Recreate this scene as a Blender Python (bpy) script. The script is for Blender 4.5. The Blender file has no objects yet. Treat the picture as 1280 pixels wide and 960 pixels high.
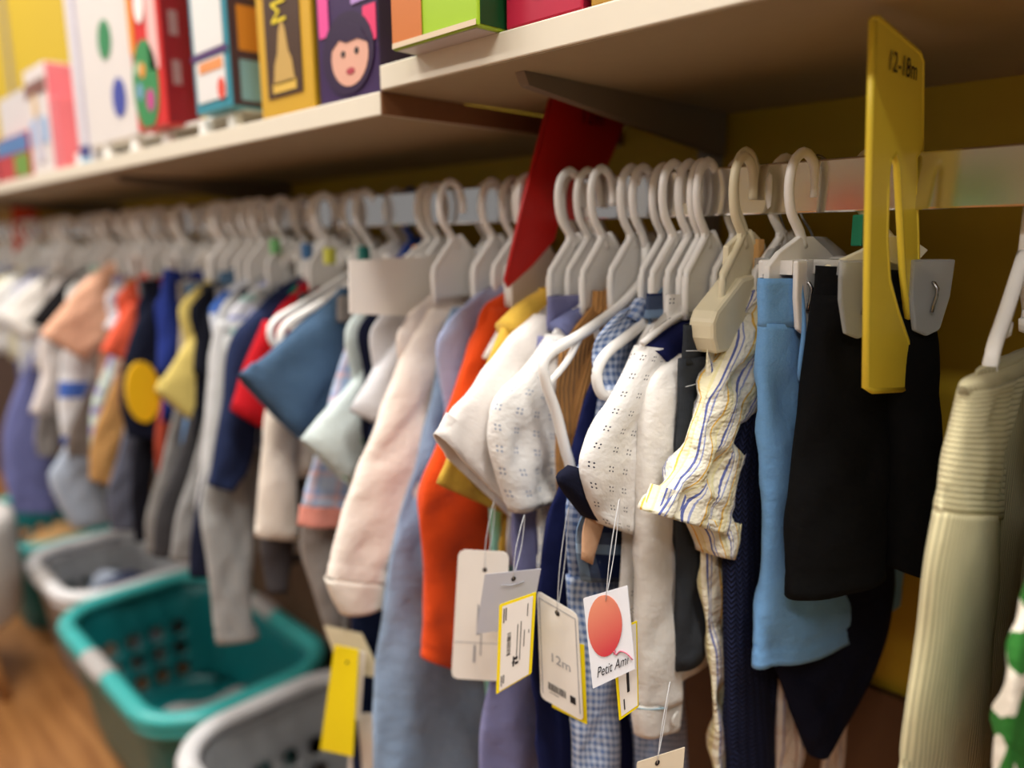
import bpy, bmesh, math, random
import numpy as np
from mathutils import Matrix, Vector

# ------------------------------------------------------------------ camera
SCN = bpy.context.scene
COL = SCN.collection
F, CX, CY = 961.0, 640.0, 480.0
CAM = np.array([0.19, -0.57, 1.094])
_a = np.array([-970, 172., F]); _b = np.array([(172 * 190. + F * F) / 970, 190., F])
_X = -_a / np.linalg.norm(_a); _Y = _b / np.linalg.norm(_b); _Z = np.cross(_X, _Y)
if _Z[1] < 0: _Z = -_Z
MW = np.stack([_X, _Y, _Z])            # camera (right, up, forward) -> world
cd = bpy.data.cameras.new('camera'); cam = bpy.data.objects.new('camera', cd); COL.objects.link(cam)
cd.sensor_fit = 'HORIZONTAL'; cd.sensor_width = 36; cd.lens = F / 1280 * 36
cd.clip_start = 0.02
R_, U_, W_ = MW @ [1, 0, 0], MW @ [0, 1, 0], MW @ [0, 0, 1]
cam.matrix_world = Matrix(((R_[0], U_[0], -W_[0], CAM[0]), (R_[1], U_[1], -W_[1], CAM[1]), (R_[2], U_[2], -W_[2], CAM[2]), (0, 0, 0, 1)))
cd.dof.use_dof = True; cd.dof.focus_distance = 0.54; cd.dof.aperture_fstop = 2.1
SCN.camera = cam
# ------------------------------------------------------------------ light
w = bpy.data.worlds.new('shop_air'); SCN.world = w; w.use_nodes = True
w.node_tree.nodes['Background'].inputs[0].default_value = (1.0, 0.985, 0.97, 1)
w.node_tree.nodes['Background'].inputs[1].default_value = 0.24
def area(name, loc, sx, sy, power, col=(1, .975, .94)):
    l = bpy.data.lights.new(name, 'AREA'); l.shape = 'RECTANGLE'; l.size = sx; l.size_y = sy; l.energy = power; l.color = col
    o = bpy.data.objects.new(name, l); COL.objects.link(o); o.location = loc
    return o
for lx in (.9, -1.1, -3.1):
    area('ceiling_lamp', (lx, -.70, 2.95), 1.2, .3, 40)
    area('ceiling_lamp', (lx, -2.6, 2.95), 1.2, .3, 30)
vs = SCN.view_settings
vs.view_transform = 'Standard'; vs.look = 'None'; vs.gamma = 1; vs.use_curve_mapping = False
vs.exposure = 0.28
# ------------------------------------------------------------------ helpers
def ray(px, py): return MW @ np.array([(px - CX) / F, (CY - py) / F, 1.])
def atY(px, py, Y): d = ray(px, py); return CAM + (Y - CAM[1]) / d[1] * d
def atZ(px, py, Z): d = ray(px, py); return CAM + (Z - CAM[2]) / d[2] * d
def plane_sz(x0, yaw, px, py):
    """photo point -> (s, z) on the vertical plane hanging from the rail at x0; s grows towards the aisle"""
    c, s_ = math.cos(yaw), math.sin(yaw)
    n = np.array([c, -s_, 0.]); d = ray(px, py)
    p = CAM + np.dot(np.array([x0, 0, 0]) - CAM, n) / np.dot(d, n) * d
    return -s_ * (p[0] - x0) - c * p[1], p[2]
def rgb(r, g, b):
    f = lambda v: (v / 255 / 12.92) if v <= 10 else ((v / 255 + .055) / 1.055) ** 2.4
    return (f(r), f(g), f(b), 1)
def tag(o, label=None, cat=None, group=None, kind=None):
    if label: o['label'] = label
    if cat: o['category'] = cat
    if group: o['group'] = group
    if kind: o['kind'] = kind
    return o
def empty(name, loc=(0, 0, 0), rz=0):
    o = bpy.data.objects.new(name, None); COL.objects.link(o); o.location = loc; o.rotation_euler = (0, 0, rz)
    o.empty_display_size = .02
    return o
def obj(name, verts, faces, m, parent=None, smooth=False, uv=None):
    me = bpy.data.meshes.new(name); me.from_pydata([tuple(map(float, v)) for v in verts], [], [tuple(int(i) for i in f) for f in faces])
    if m: me.materials.append(m)
    if smooth: me.polygons.foreach_set('use_smooth', [True] * len(me.polygons))
    if uv is not None:
        l = me.uv_layers.new(name='UVMap'); idx = np.zeros(len(me.loops), np.int32); me.loops.foreach_get('vertex_index', idx)
        l.data.foreach_set('uv', np.asarray(uv, np.float32)[idx].ravel())
    me.update()
    o = bpy.data.objects.new(name, me); COL.objects.link(o)
    if parent: o.parent = parent
    return o
def bevel(o, wd, seg=2):
    b = o.modifiers.new('bevel', 'BEVEL'); b.width = wd; b.segments = seg; b.limit_method = 'ANGLE'; b.angle_limit = .6
    return o
BOXF = [(0, 3, 2, 1), (4, 5, 6, 7), (0, 1, 5, 4), (1, 2, 6, 5), (2, 3, 7, 6), (3, 0, 4, 7)]
def boxv(x0, x1, y0, y1, z0, z1):
    return [(x0, y0, z0), (x1, y0, z0), (x1, y1, z0), (x0, y1, z0), (x0, y0, z1), (x1, y0, z1), (x1, y1, z1), (x0, y1, z1)]
def box(name, x0, x1, y0, y1, z0, z1, m, parent=None, bv=0):
    o = obj(name, boxv(x0, x1, y0, y1, z0, z1), BOXF, m, parent)
    if bv: bevel(o, bv)
    return o
def boxes(name, lst, m, parent=None):
    v, f = [], []
    for b in lst:
        k = len(v); v += boxv(*b); f += [tuple(i + k for i in q) for q in BOXF]
    return obj(name, v, f, m, parent)
def crom(P, t):
    """Catmull-Rom through rows of P, t in [0, len-1]"""
    P = np.asarray(P, float); n = len(P); i = np.clip(np.floor(t).astype(int), 0, n - 2); f = (t - i)[:, None]
    g = lambda k: P[np.clip(k, 0, n - 1)]
    p0, p1, p2, p3 = g(i - 1), g(i), g(i + 1), g(i + 2)
    p0 = np.where((i == 0)[:, None], 2 * p1 - p2, p0); p3 = np.where((i == n - 2)[:, None], 2 * p2 - p1, p3)
    return .5 * (2 * p1 + (p2 - p0) * f + (2 * p0 - 5 * p1 + 4 * p2 - p3) * f ** 2 + (3 * p1 - p0 - 3 * p2 + p3) * f ** 3)
def tube(name, pts, r, m, parent=None, n=8, flat=None, steps=4, closed=False, ramp=None):
    """swept tube; r number; flat=(width factor, normal dir) squashes along a fixed direction"""
    P = np.asarray(pts, float)
    if closed: P = np.vstack([P, P[:1]])
    t = np.linspace(0, len(P) - 1, (len(P) - 1) * steps + 1) if steps > 1 else np.arange(len(P)).astype(float)
    C = crom(P, t) if len(P) > 2 else P[0] + (P[1] - P[0]) * np.linspace(0, 1, 3)[:, None]
    T = np.gradient(C, axis=0); T /= np.linalg.norm(T, axis=1)[:, None] + 1e-9
    up = np.array(flat[1] if flat else (.31, .2, .93), float)
    v, f = [], []
    for k in range(len(C)):
        a = np.cross(T[k], up)
        if np.linalg.norm(a) < 1e-4: a = np.cross(T[k], (1, 0, 0))
        a /= np.linalg.norm(a); b = np.cross(a, T[k])
        rr = r * (ramp[0] + (ramp[1] - ramp[0]) * k / (len(C) - 1)) if ramp else r
        for j in range(n):
            q = 2 * math.pi * j / n
            v.append(C[k] + a * rr * math.cos(q) + b * rr * (flat[0] if flat else 1) * math.sin(q))
    m_ = len(C)
    for k in range(m_ - 1):
        for j in range(n):
            f.append((k * n + j, k * n + (j + 1) % n, (k + 1) * n + (j + 1) % n, (k + 1) * n + j))
    f.append(tuple(range(n))[::-1]); f.append(tuple(range((m_ - 1) * n, m_ * n)))
    return obj(name, v, f, m, parent, True)
def prism(name, poly, d0, d1, fn, m, parent=None, bv=0):
    """extrude polygon [(u,v)] from depth d0 to d1; fn(u,v,d) -> 3D"""
    n = len(poly); v = [fn(u, q, d0) for u, q in poly] + [fn(u, q, d1) for u, q in poly]
    f = [tuple(range(n))[::-1], tuple(range(n, 2 * n))] + [(i, (i + 1) % n, n + (i + 1) % n, n + i) for i in range(n)]
    o = obj(name, v, f, m, parent)
    if bv: bevel(o, bv)
    return o
def ellipse(cu, cv, ru, rv, n=24, a0=0): return [(cu + ru * math.cos(a0 + 2 * math.pi * i / n), cv + rv * math.sin(a0 + 2 * math.pi * i / n)) for i in range(n)]
def rrect(u0, v0, u1, v1, r, n=4):
    o = []
    for cx, cy, a in ((u1 - r, v1 - r, 0), (u0 + r, v1 - r, 90), (u0 + r, v0 + r, 180), (u1 - r, v0 + r, 270)):
        for k in range(n + 1):
            q = math.radians(a + 90 * k / n); o.append((cx + r * math.cos(q), cy + r * math.sin(q)))
    return o
def text_data(s, size, ext=.0, shear=0.):
    c = bpy.data.curves.new('t', 'FONT'); c.body = s; c.size = size; c.align_x = 'CENTER'; c.align_y = 'CENTER'; c.extrude = ext; c.shear = shear; c.resolution_u = 3
    o = bpy.data.objects.new('t', c); COL.objects.link(o)
    me = bpy.data.meshes.new_from_object(o); v = [tuple(q.co) for q in me.vertices]; f = [tuple(p.vertices) for p in me.polygons]
    bpy.data.objects.remove(o); bpy.data.curves.remove(c); bpy.data.meshes.remove(me)
    return v, f
def text(name, s, size, fn, m, parent=None, rot=0, shear=0., squash=1.):
    """flat print: text plane (u,v) mapped by fn"""
    v, f = text_data(s, size, 0, shear); c, q = math.cos(rot), math.sin(rot)
    return obj(name, [fn(c * x * squash - q * y, q * x * squash + c * y, 0) for x, y, z in v], f, m, parent)
def dup(root):
    r = root.copy(); COL.objects.link(r)
    for ch in list(root.children):
        c = ch.copy(); COL.objects.link(c); c.parent = r
        for g in ch.children:
            d = g.copy(); COL.objects.link(d); d.parent = c
    return r
# ------------------------------------------------------------------ materials
class NT:
    def __init__(s, name):
        s.m = bpy.data.materials.new(name); s.m.use_nodes = True; s.t = s.m.node_tree; s.b = s.t.nodes['Principled BSDF']
    def n(s, ty, **kw):
        x = s.t.nodes.new(ty)
        for k, v in kw.items(): setattr(x, k, v)
        return x
    def put(s, sock, v):
        if isinstance(v, bpy.types.NodeSocket): s.t.links.new(v, sock)
        else: sock.default_value = v
    def M(s, op, a, b=0., c=0.):
        x = s.n('ShaderNodeMath', operation=op)
        for i, v in enumerate((a, b, c)): s.put(x.inputs[i], v)
        return x.outputs[0]
    def mix(s, f, a, b):
        x = s.n('ShaderNodeMix', data_type='RGBA'); s.put(x.inputs[0], f); s.put(x.inputs[6], a); s.put(x.inputs[7], b); return x.outputs[2]
    def uv(s):
        x = s.n('ShaderNodeTexCoord'); y = s.n('ShaderNodeSeparateXYZ'); s.t.links.new(x.outputs['UV'], y.inputs[0]); return x.outputs['UV'], y.outputs[0], y.outputs[1]
    def objco(s): return s.n('ShaderNodeTexCoord').outputs['Object']
    def noise(s, vec, sc, det=3, rough=.5):
        x = s.n('ShaderNodeTexNoise'); s.put(x.inputs['Vector'], vec); x.inputs['Scale'].default_value = sc; x.inputs['Detail'].default_value = det; x.inputs['Roughness'].default_value = rough; return x.outputs[0]
    def ramp(s, f, stops, const=False):
        x = s.n('ShaderNodeValToRGB'); r = x.color_ramp; r.interpolation = 'CONSTANT' if const else 'LINEAR'
        while len(r.elements) < len(stops): r.elements.new(.5)
        for e, (p, c) in zip(r.elements, stops): e.position = p; e.color = c
        s.put(x.inputs[0], f); return x.outputs[0]
    def bump(s, h, strength, dist, prev=None):
        x = s.n('ShaderNodeBump'); x.inputs['Strength'].default_value = strength; x.inputs['Distance'].default_value = dist; s.put(x.inputs['Height'], h)
        if prev: s.put(x.inputs['Normal'], prev)
        return x.outputs[0]
_mc = {}
def plain(name, col, rough=.5, metal=0., spec=.5, trans=0., ior=1.45, noise=0., alpha=1., sss=0.):
    if name in _mc: return _mc[name]
    k = NT(name); b = k.b; b.inputs['Roughness'].default_value = rough; b.inputs['Metallic'].default_value = metal; b.inputs['Specular IOR Level'].default_value = spec
    b.inputs['Transmission Weight'].default_value = trans; b.inputs['IOR'].default_value = ior; b.inputs['Alpha'].default_value = alpha
    if sss: b.inputs['Subsurface Weight'].default_value = sss; b.inputs['Subsurface Radius'].default_value = (.004, .004, .003)
    c2 = tuple(v * (1 - noise - .04) for v in col[:3]) + (1,)
    k.put(b.inputs['Base Color'], k.mix(k.noise(k.objco(), 60, 4), c2, col))
    if metal < .9 and trans == 0: k.put(b.inputs['Normal'], k.bump(k.noise(k.objco(), 300, 2), .05, .0005))
    _mc[name] = k.m; return k.m
def fabric(name, col, pat='plain', c2=None, p=.01, stops=None, r=.1, wr=.35, c3=None, vert=True, rough=.92):
    """woven / knitted cloth; UVs are metres (u across, v along)"""
    if name in _mc: return _mc[name]
    k = NT(name); b = k.b; b.inputs['Roughness'].default_value = rough; b.inputs['Specular IOR Level'].default_value = .15
    if sum(col[:3]) > .6: b.inputs['Sheen Weight'].default_value = .08; b.inputs['Sheen Roughness'].default_value = .6
    vec, u, v = k.uv()
    wob = k.noise(vec, 14, 2)
    base = col; h = None; ex = k.M('ADD', u, k.M('MULTIPLY', k.M('SUBTRACT', wob, .5), .005))
    fr = lambda x, per: k.M('FRACT', k.M('DIVIDE', k.M('ADD', x, 10.), per))
    if pat == 'stripes': base = k.ramp(fr(ex if vert else v, p), stops, True)
    elif pat == 'gingham':
        a = k.M('GREATER_THAN', fr(u, p), .5); c = k.M('GREATER_THAN', fr(v, p), .5)
        base = k.mix(k.M('MULTIPLY', k.M('ADD', a, c), .5), col, c2)
    elif pat == 'plaid':
        A = k.ramp(fr(u, p), [(0, col), (.38, c2), (.62, c3), (.8, col)], True); B = k.ramp(fr(v, p), [(0, col), (.35, c3), (.6, c2), (.82, col)], True)
        base = k.mix(.5, A, B)
    elif pat == 'dots4':
        x = k.M('SUBTRACT', k.M('ABSOLUTE', k.M('SUBTRACT', fr(u, p), .5)), .1); y = k.M('SUBTRACT', k.M('ABSOLUTE', k.M('SUBTRACT', fr(v, p), .5)), .1)
        d = k.M('SQRT', k.M('ADD', k.M('MULTIPLY', x, x), k.M('MULTIPLY', y, y)))
        base = k.mix(k.M('LESS_THAN', d, r), col, c2)
    elif pat in ('print', 'sprig'):
        vo = k.n('ShaderNodeTexVoronoi'); k.put(vo.inputs['Vector'], vec); vo.inputs['Scale'].default_value = 1 / p
        mk = k.M('LESS_THAN', k.M('ADD', vo.outputs['Distance'], k.M('MULTIPLY', k.M('SUBTRACT', k.noise(vec, 3 / p, 2), .5), .25)), r)
        base = k.mix(mk, col, k.mix(k.M('GREATER_THAN', k.noise(vec, .7 / p, 0), .5), c2, c3) if c3 else c2)
    elif pat == 'blotch': base = k.ramp(k.noise(vec, 1 / p, 1.5, .4), [(0, col), (.53, c2)], True)
    elif pat == 'marl': base = k.mix(k.noise(vec, 600, 2), col, c2)
    elif pat == 'denim':
        d = k.n('ShaderNodeTexWave'); k.put(d.inputs['Vector'], vec); d.inputs['Scale'].default_value = 260; d.inputs['Distortion'].default_value = 2
        base = k.mix(k.M('MULTIPLY', k.M('ADD', d.outputs[1], k.noise(vec, 40, 4)), .5), col, c2 or tuple(min(1, q * 1.7 + .01) for q in col[:3]) + (1,))
    if pat == 'rib':
        sn = k.M('POWER', k.M('ABSOLUTE', k.M('SINE', k.M('MULTIPLY', u if vert else v, math.pi / p))), .45); h = (sn, .6, .0010)
        base = k.mix(sn, tuple(q * r for q in col[:3]) + (1,), col)
    elif pat == 'knit':
        zig = k.M('ABSOLUTE', k.M('SUBTRACT', fr(u, p), .5)); y = fr(k.M('ADD', v, k.M('MULTIPLY', zig, p * 1.2)), p * .55)
        hh = k.M('MULTIPLY', k.M('SINE', k.M('MULTIPLY', y, math.pi)), k.M('POWER', k.M('SUBTRACT', 1.05, k.M('MULTIPLY', zig, 2.)), .5)); h = (hh, 1., .002)
        base = k.mix(hh, tuple(q * .25 for q in col[:3]) + (1,), col)
    elif pat == 'pleat': h = (k.M('SINE', k.M('MULTIPLY', u, 6.283 / p)), .6, .002)
    elif wr > .8: h = (k.noise(vec, 95, 3), .7, .0018)
    base_s = base if isinstance(base, bpy.types.NodeSocket) else k.mix(k.noise(vec, 35, 4), tuple(q * .9 for q in base[:3]) + (1,), base)
    k.put(b.inputs['Base Color'], base_s)
    nrm = k.bump(k.noise(vec, 26, 4, .6), wr * 1.5, .008)
    if h: nrm = k.bump(h[0], h[1], h[2], nrm)
    nrm = k.bump(k.noise(vec, 900, 1), .25, .0005, nrm)
    k.put(b.inputs['Normal'], nrm)
    _mc[name] = k.m; return k.m
WHITE_PL = plain('hanger_white_plastic', rgb(243, 240, 235), .35, sss=.0)
IVORY_PL = plain('hanger_ivory_plastic', rgb(232, 222, 190), .38)
CLEAR_PL = plain('clear_plastic', rgb(235, 238, 238), .12, trans=.7, ior=1.25)
CHROME = plain('chrome', rgb(225, 222, 220), .13, metal=1.)
STEEL = plain('wire_steel', rgb(170, 170, 172), .25, metal=1.)
CARD_W = plain('card_white', rgb(240, 234, 226), .6)
CARD_Y = plain('label_yellow', rgb(250, 225, 10), .55)
INK = plain('ink_black', rgb(28, 26, 30), .7)
INK_G = plain('ink_grey', rgb(150, 150, 156), .7)
NYLON = plain('nylon_loop', rgb(220, 222, 225), .3)
BTN = plain('button_shell', rgb(225, 220, 212), .25)
# ------------------------------------------------------------------ the setting
def build_setting():
    k = NT('wood_floor'); co = k.objco(); mp = k.n('ShaderNodeMapping'); k.put(mp.inputs[0], co); mp.inputs['Scale'].default_value = (1.2, 14, 1)
    k.put(k.b.inputs['Base Color'], k.ramp(k.noise(mp.outputs[0], 3, 5), [(.3, rgb(132, 84, 44)), (.7, rgb(168, 116, 66))])); k.b.inputs['Roughness'].default_value = .38
    tag(box('floor', -5, 1.6, -3.6, .30, -.05, 0, k.m), 'warm brown wood-look floor below the clothes rail', 'floor', kind='structure')
    y = plain('wall_yellow', rgb(190, 160, 32), .6, noise=.05)
    tag(box('wall_back', -5, 1.6, .20, .30, 0, 3, y), 'mustard yellow painted wall behind the rail', 'wall', kind='structure')
    tag(box('ceiling', -5, 1.6, -3.6, .3, 3.0, 3.05, plain('ceiling_white', rgb(235, 232, 225), .8)), 'white shop ceiling', 'ceiling', kind='structure')
    tag(box('baseboard_back', -5, 1.6, .189, .1999, 0, .64, plain('lower_panel_brown', rgb(92, 62, 38), .6, noise=.15)), 'dark brown board along the foot of the yellow wall', 'panel', kind='structure')
    up = plain('upright_grey', rgb(150, 142, 128), .45, metal=.2)
    for i, x in enumerate((.66, -.272, -1.2, -2.13, -3.06)):
        o = empty('trim_%d' % (i + 1), (x, .2, 0)); tag(o, 'grey slotted metal shelf upright fixed to the yellow wall', 'upright', 'shelf uprights on the wall', 'structure')
        box('channel', -.012, .012, -.012, 0, .641, 2.4, up, o)
build_setting()
RAILZ = 1.13
def build_rail():
    r = empty('clothes_rail', (-1.7, 0, RAILZ)); tag(r, 'long flat chrome bar the baby clothes hang from', 'clothes rail')
    box('bar', -1.9, 2.5, -.005, .005, -.019, .019, CHROME, r, .0015)
    for x in (2.36, .5, -.43, -1.36):
        box('wall_arm', x - .006, x + .006, .005, .188, -.012, .012, STEEL, r, .001)
build_rail()
def build_shelves():
    cream = plain('shelf_cream', rgb(226, 216, 196), .45); raw = plain('shelf_raw_edge', rgb(132, 86, 50), .8, noise=.15); und = cream
    s = empty('shelf_board', (-.395, 0, 1.2235)); tag(s, 'upper right cream laminate shelf board above the rail', 'shelf', 'cream shelf boards')
    box('board', 0, 1.6, -.15, .1999, 0, .0205, cream, s, .001)
    s = empty('shelf_board', (-.395, 0, 1.203)); tag(s, 'left cream laminate shelf board with raw brown end, one step lower', 'shelf', 'cream shelf boards')
    box('board', -3.4, -.001, -.15, .1999, 0, .0200, cream, s, .001)
    box('raw_end', -.0009, .0008, -.1495, .1999, .0005, .0195, raw, s)
    ud = plain('shelf_underside', rgb(158, 140, 108), .6, noise=.05)  # cream board; shade under the shelf is put into this darker colour
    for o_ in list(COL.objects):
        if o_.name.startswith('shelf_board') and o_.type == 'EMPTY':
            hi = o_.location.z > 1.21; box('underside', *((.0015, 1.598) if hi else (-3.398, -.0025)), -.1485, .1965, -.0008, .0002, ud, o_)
    bm = plain('bracket_taupe', rgb(120, 106, 88), .5, metal=.1)
    for x, zt, lab in ((-.255, 1.2225, 'metal shelf bracket under the upper right shelf behind red divider'), (-1.18, 1.2020, 'metal shelf bracket under the middle of the left shelf'),
                       (-2.11, 1.2020, 'metal shelf bracket under the far end of the left shelf'), (.64, 1.2225, 'metal shelf bracket under the near right end of the upper shelf')):
        tag(prism('shelf_bracket', [(-.118, zt), (.187, zt), (.187, zt - .045), (.15, zt - .04), (-.112, zt - .010)], -.005, .005, lambda u, v, d, x=x: (x + d, u, v), bm), lab, 'bracket')
build_shelves()
# ------------------------------------------------------------------ hangers
RNG = random.Random(4)
def L3(s, n, z): return (n, -s, z)                     # garment-local: n across the rail direction, s towards the aisle
HOOK = [(-.004, 1.086), (.002, 1.098), (.013, 1.112), (.0165, 1.13), (.0125, 1.146), (.001, 1.1535), (-.0105, 1.147), (-.0145, 1.134), (-.0145, 1.122)]
def hook_part(root, m, r=.0040, dz=0., wide=1., lean=0.):
    return tube('hook', [L3(s * wide, lean * min(1, (z - 1.086) / .04), z + dz) for s, z in HOOK], r, m, root, 8, flat=(.8, (1, 0, 0)), steps=3)
def hanger_kite(m=WHITE_PL, arms=True):
    h = empty('clothes_hanger'); hook_part(h, m)
    k = [(.004, 1.092), (.004, 1.098), (-.012, 1.098), (-.014, 1.092), (-.034, 1.066), (-.034, 1.035), (.026, 1.035), (.026, 1.066)]
    prism('neck_plate', [(s + .002, z) for s, z in k], -.0022, .0022, lambda u, v, d: L3(u, d, v), m, h, .0012)
    rim = [(-.002, 1.098), (.020, 1.075), (.029, 1.062), (.028, 1.030)]
    tube('rim', [L3(s, 0, z) for s, z in rim], .0034, m, h, 6, steps=3)
    tube('rim', [L3(-.010 - s, 0, z) for s, z in rim], .0034, m, h, 6, steps=3)
    for sg in (1, -1) if arms else ():
        tube('arm', [L3(-.005 + sg * .02, 0, 1.036), L3(-.005 + sg * .045, 0, 1.014), L3(-.005 + sg * .07, 0, .985)], .0030, m, h, 6, flat=(1.3, (1, 0, 0)), steps=3)
    return h
def hanger_tube(m=WHITE_PL, drop=False):
    h = empty('tubular_hanger'); hook_part(h, m, .0040)
    tube('stem', [L3(-.004, 0, 1.09), L3(-.004, 0, 1.058)], .0042, m, h, 8)
    if drop: loop = [(-.004, 1.06), (.03, 1.038), (.08, 1.019), (.118, 1.008), (.1275, .998), (.124, .982), (.112, .955), (.098, .915), (.085, .905), (0, .903), (-.09, .905), (-.105, .925), (-.128, .98), (-.13, .998), (-.12, 1.008), (-.08, 1.02), (-.035, 1.04)]
    else: loop = [(-.004, 1.06), (.03, 1.043), (.08, 1.019), (.115, 1.004), (.1275, .990), (.124, .974), (.11, .968), (.06, .968), (0, .968), (-.06, .968), (-.115, .968), (-.132, .975), (-.134, .99), (-.12, 1.004), (-.085, 1.02), (-.035, 1.043)]
    tube('frame', [L3(s, 0, z) for s, z in loop], .0046, m, h, 8, steps=4, closed=True)
    for sg in (1, -1):
        tube('strap_hook', [L3(sg * .064, 0, 1.022), L3(sg * .060, 0, 1.012), L3(sg * .052, 0, 1.010), L3(sg * .045, 0, 1.016)], .0030, m, h, 6, steps=3)
    if drop: tube('brace', [L3(.123, 0, .982), L3(.1, 0, .998), L3(.085, 0, 1.015)], .003, m, h, 6)
    return h
def hanger_clip(m=IVORY_PL, hookm=None, chunky=False, clipm=None, w=.085, wire=False, bz=1.072, clips=True, lean=0., cs=0., gap=.004, cw=1., bw=1.):
    h = empty('clip_hanger')
    if wire: tube('hook', [L3(s * 1.1, 0, z) for s, z in [(-.004, 1.07), (-.004, 1.085)] + HOOK[1:]], .0013, hookm or STEEL, h, 6, steps=4)
    else: hook_part(h, m, .0040, lean=lean)
    prism('crossbar', [(-.004 + s, z) for s, z in ((-w * bw, bz - .012), (-w * bw, bz + .002), (-.026, bz + .012), (-.008, bz + .022), (.008, bz + .022), (.03, bz + .012), (w, bz + .002), (w, bz - .012), (.03, bz - .008), (-.026, bz - .008))], -.0025, .0025, lambda u, v, d: L3(u, d, v), m, h, .001)
    if clips:
        for sg in (1, -1):
            c = -.004 + cs + sg * (w - .012) * (1 if sg > 0 else bw)
            if chunky:
                cp = [(.068, 1.010), (.069, 1.022), (.064, 1.030), (.030, 1.052), (.012, 1.054), (.006, 1.048), (.008, 1.024), (.020, 1.012), (.046, .998), (.062, .998)]
                q = prism('clip', [(u - .012 if sg > 0 else -.008 - u + .012, v - 1.052 + bz - .012) for u, v in cp], -.011, .011, lambda u, v, d: L3(u, d, v), clipm or m, h, .003)
            else:
                for d0 in (-gap - .0045, gap):
                    q = prism('clip', [(c + cw * u_, bz + v_) for u_, v_ in ((-.012, .006), (.012, .006), (.011, -.02), (.007, -.043), (0, -.047), (-.007, -.043), (-.011, -.02))], d0, d0 + .0045, lambda u, v, d: L3(u, d, v), clipm or m, h, .0015)
                prism('bridge', [(c - .012, bz - .004), (c + .012, bz - .004), (c + .012, bz + .006), (c - .012, bz + .006)], -gap, gap, lambda u, v, d: L3(u, d, v), clipm or m, q)
                tube('spring', [L3(c, -gap - .005, bz - .01), L3(c, gap + .006, bz - .01), L3(c, gap + .006, bz - .03)], .0013, STEEL, q, 6)
    return h
_proto = {}
def hang(kind, x, label, group, yaw=0, dz=0, tilt=0):
    """one hanger on the rail: the first of a kind is built, the rest are copies"""
    if kind in _proto: h = dup(_proto[kind])
    else:
        h = _proto[kind] = {'kite': hanger_kite, 'kite_ivory': lambda: hanger_kite(IVORY_PL, False), 'kite_plain': lambda: hanger_kite(WHITE_PL, False), 'kite_blue': lambda: hanger_kite(plain('hanger_blue_plastic', rgb(38, 74, 160), .35)),
             'tube': hanger_tube, 'tube_drop': lambda: hanger_tube(drop=True), 'clip_ivory': lambda: hanger_clip(IVORY_PL, chunky=True, w=.03), 'clip_white': lambda: hanger_clip(WHITE_PL, w=.042, gap=.0125, cs=-.012),
             'clip_clear': lambda: hanger_clip(IVORY_PL, clipm=CLEAR_PL, w=.056, lean=-.024, cs=-.002, gap=.0165, cw=1.5, bw=.28), 'clip_wire': lambda: hanger_clip(CLEAR_PL, wire=True, w=.04)}[kind]()
    h.scale = (1, 1, 1); h.location = (x, 0, dz); h.rotation_euler = (tilt, 0, -yaw)
    tag(h, label, 'hanger', group)
    return h
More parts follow.
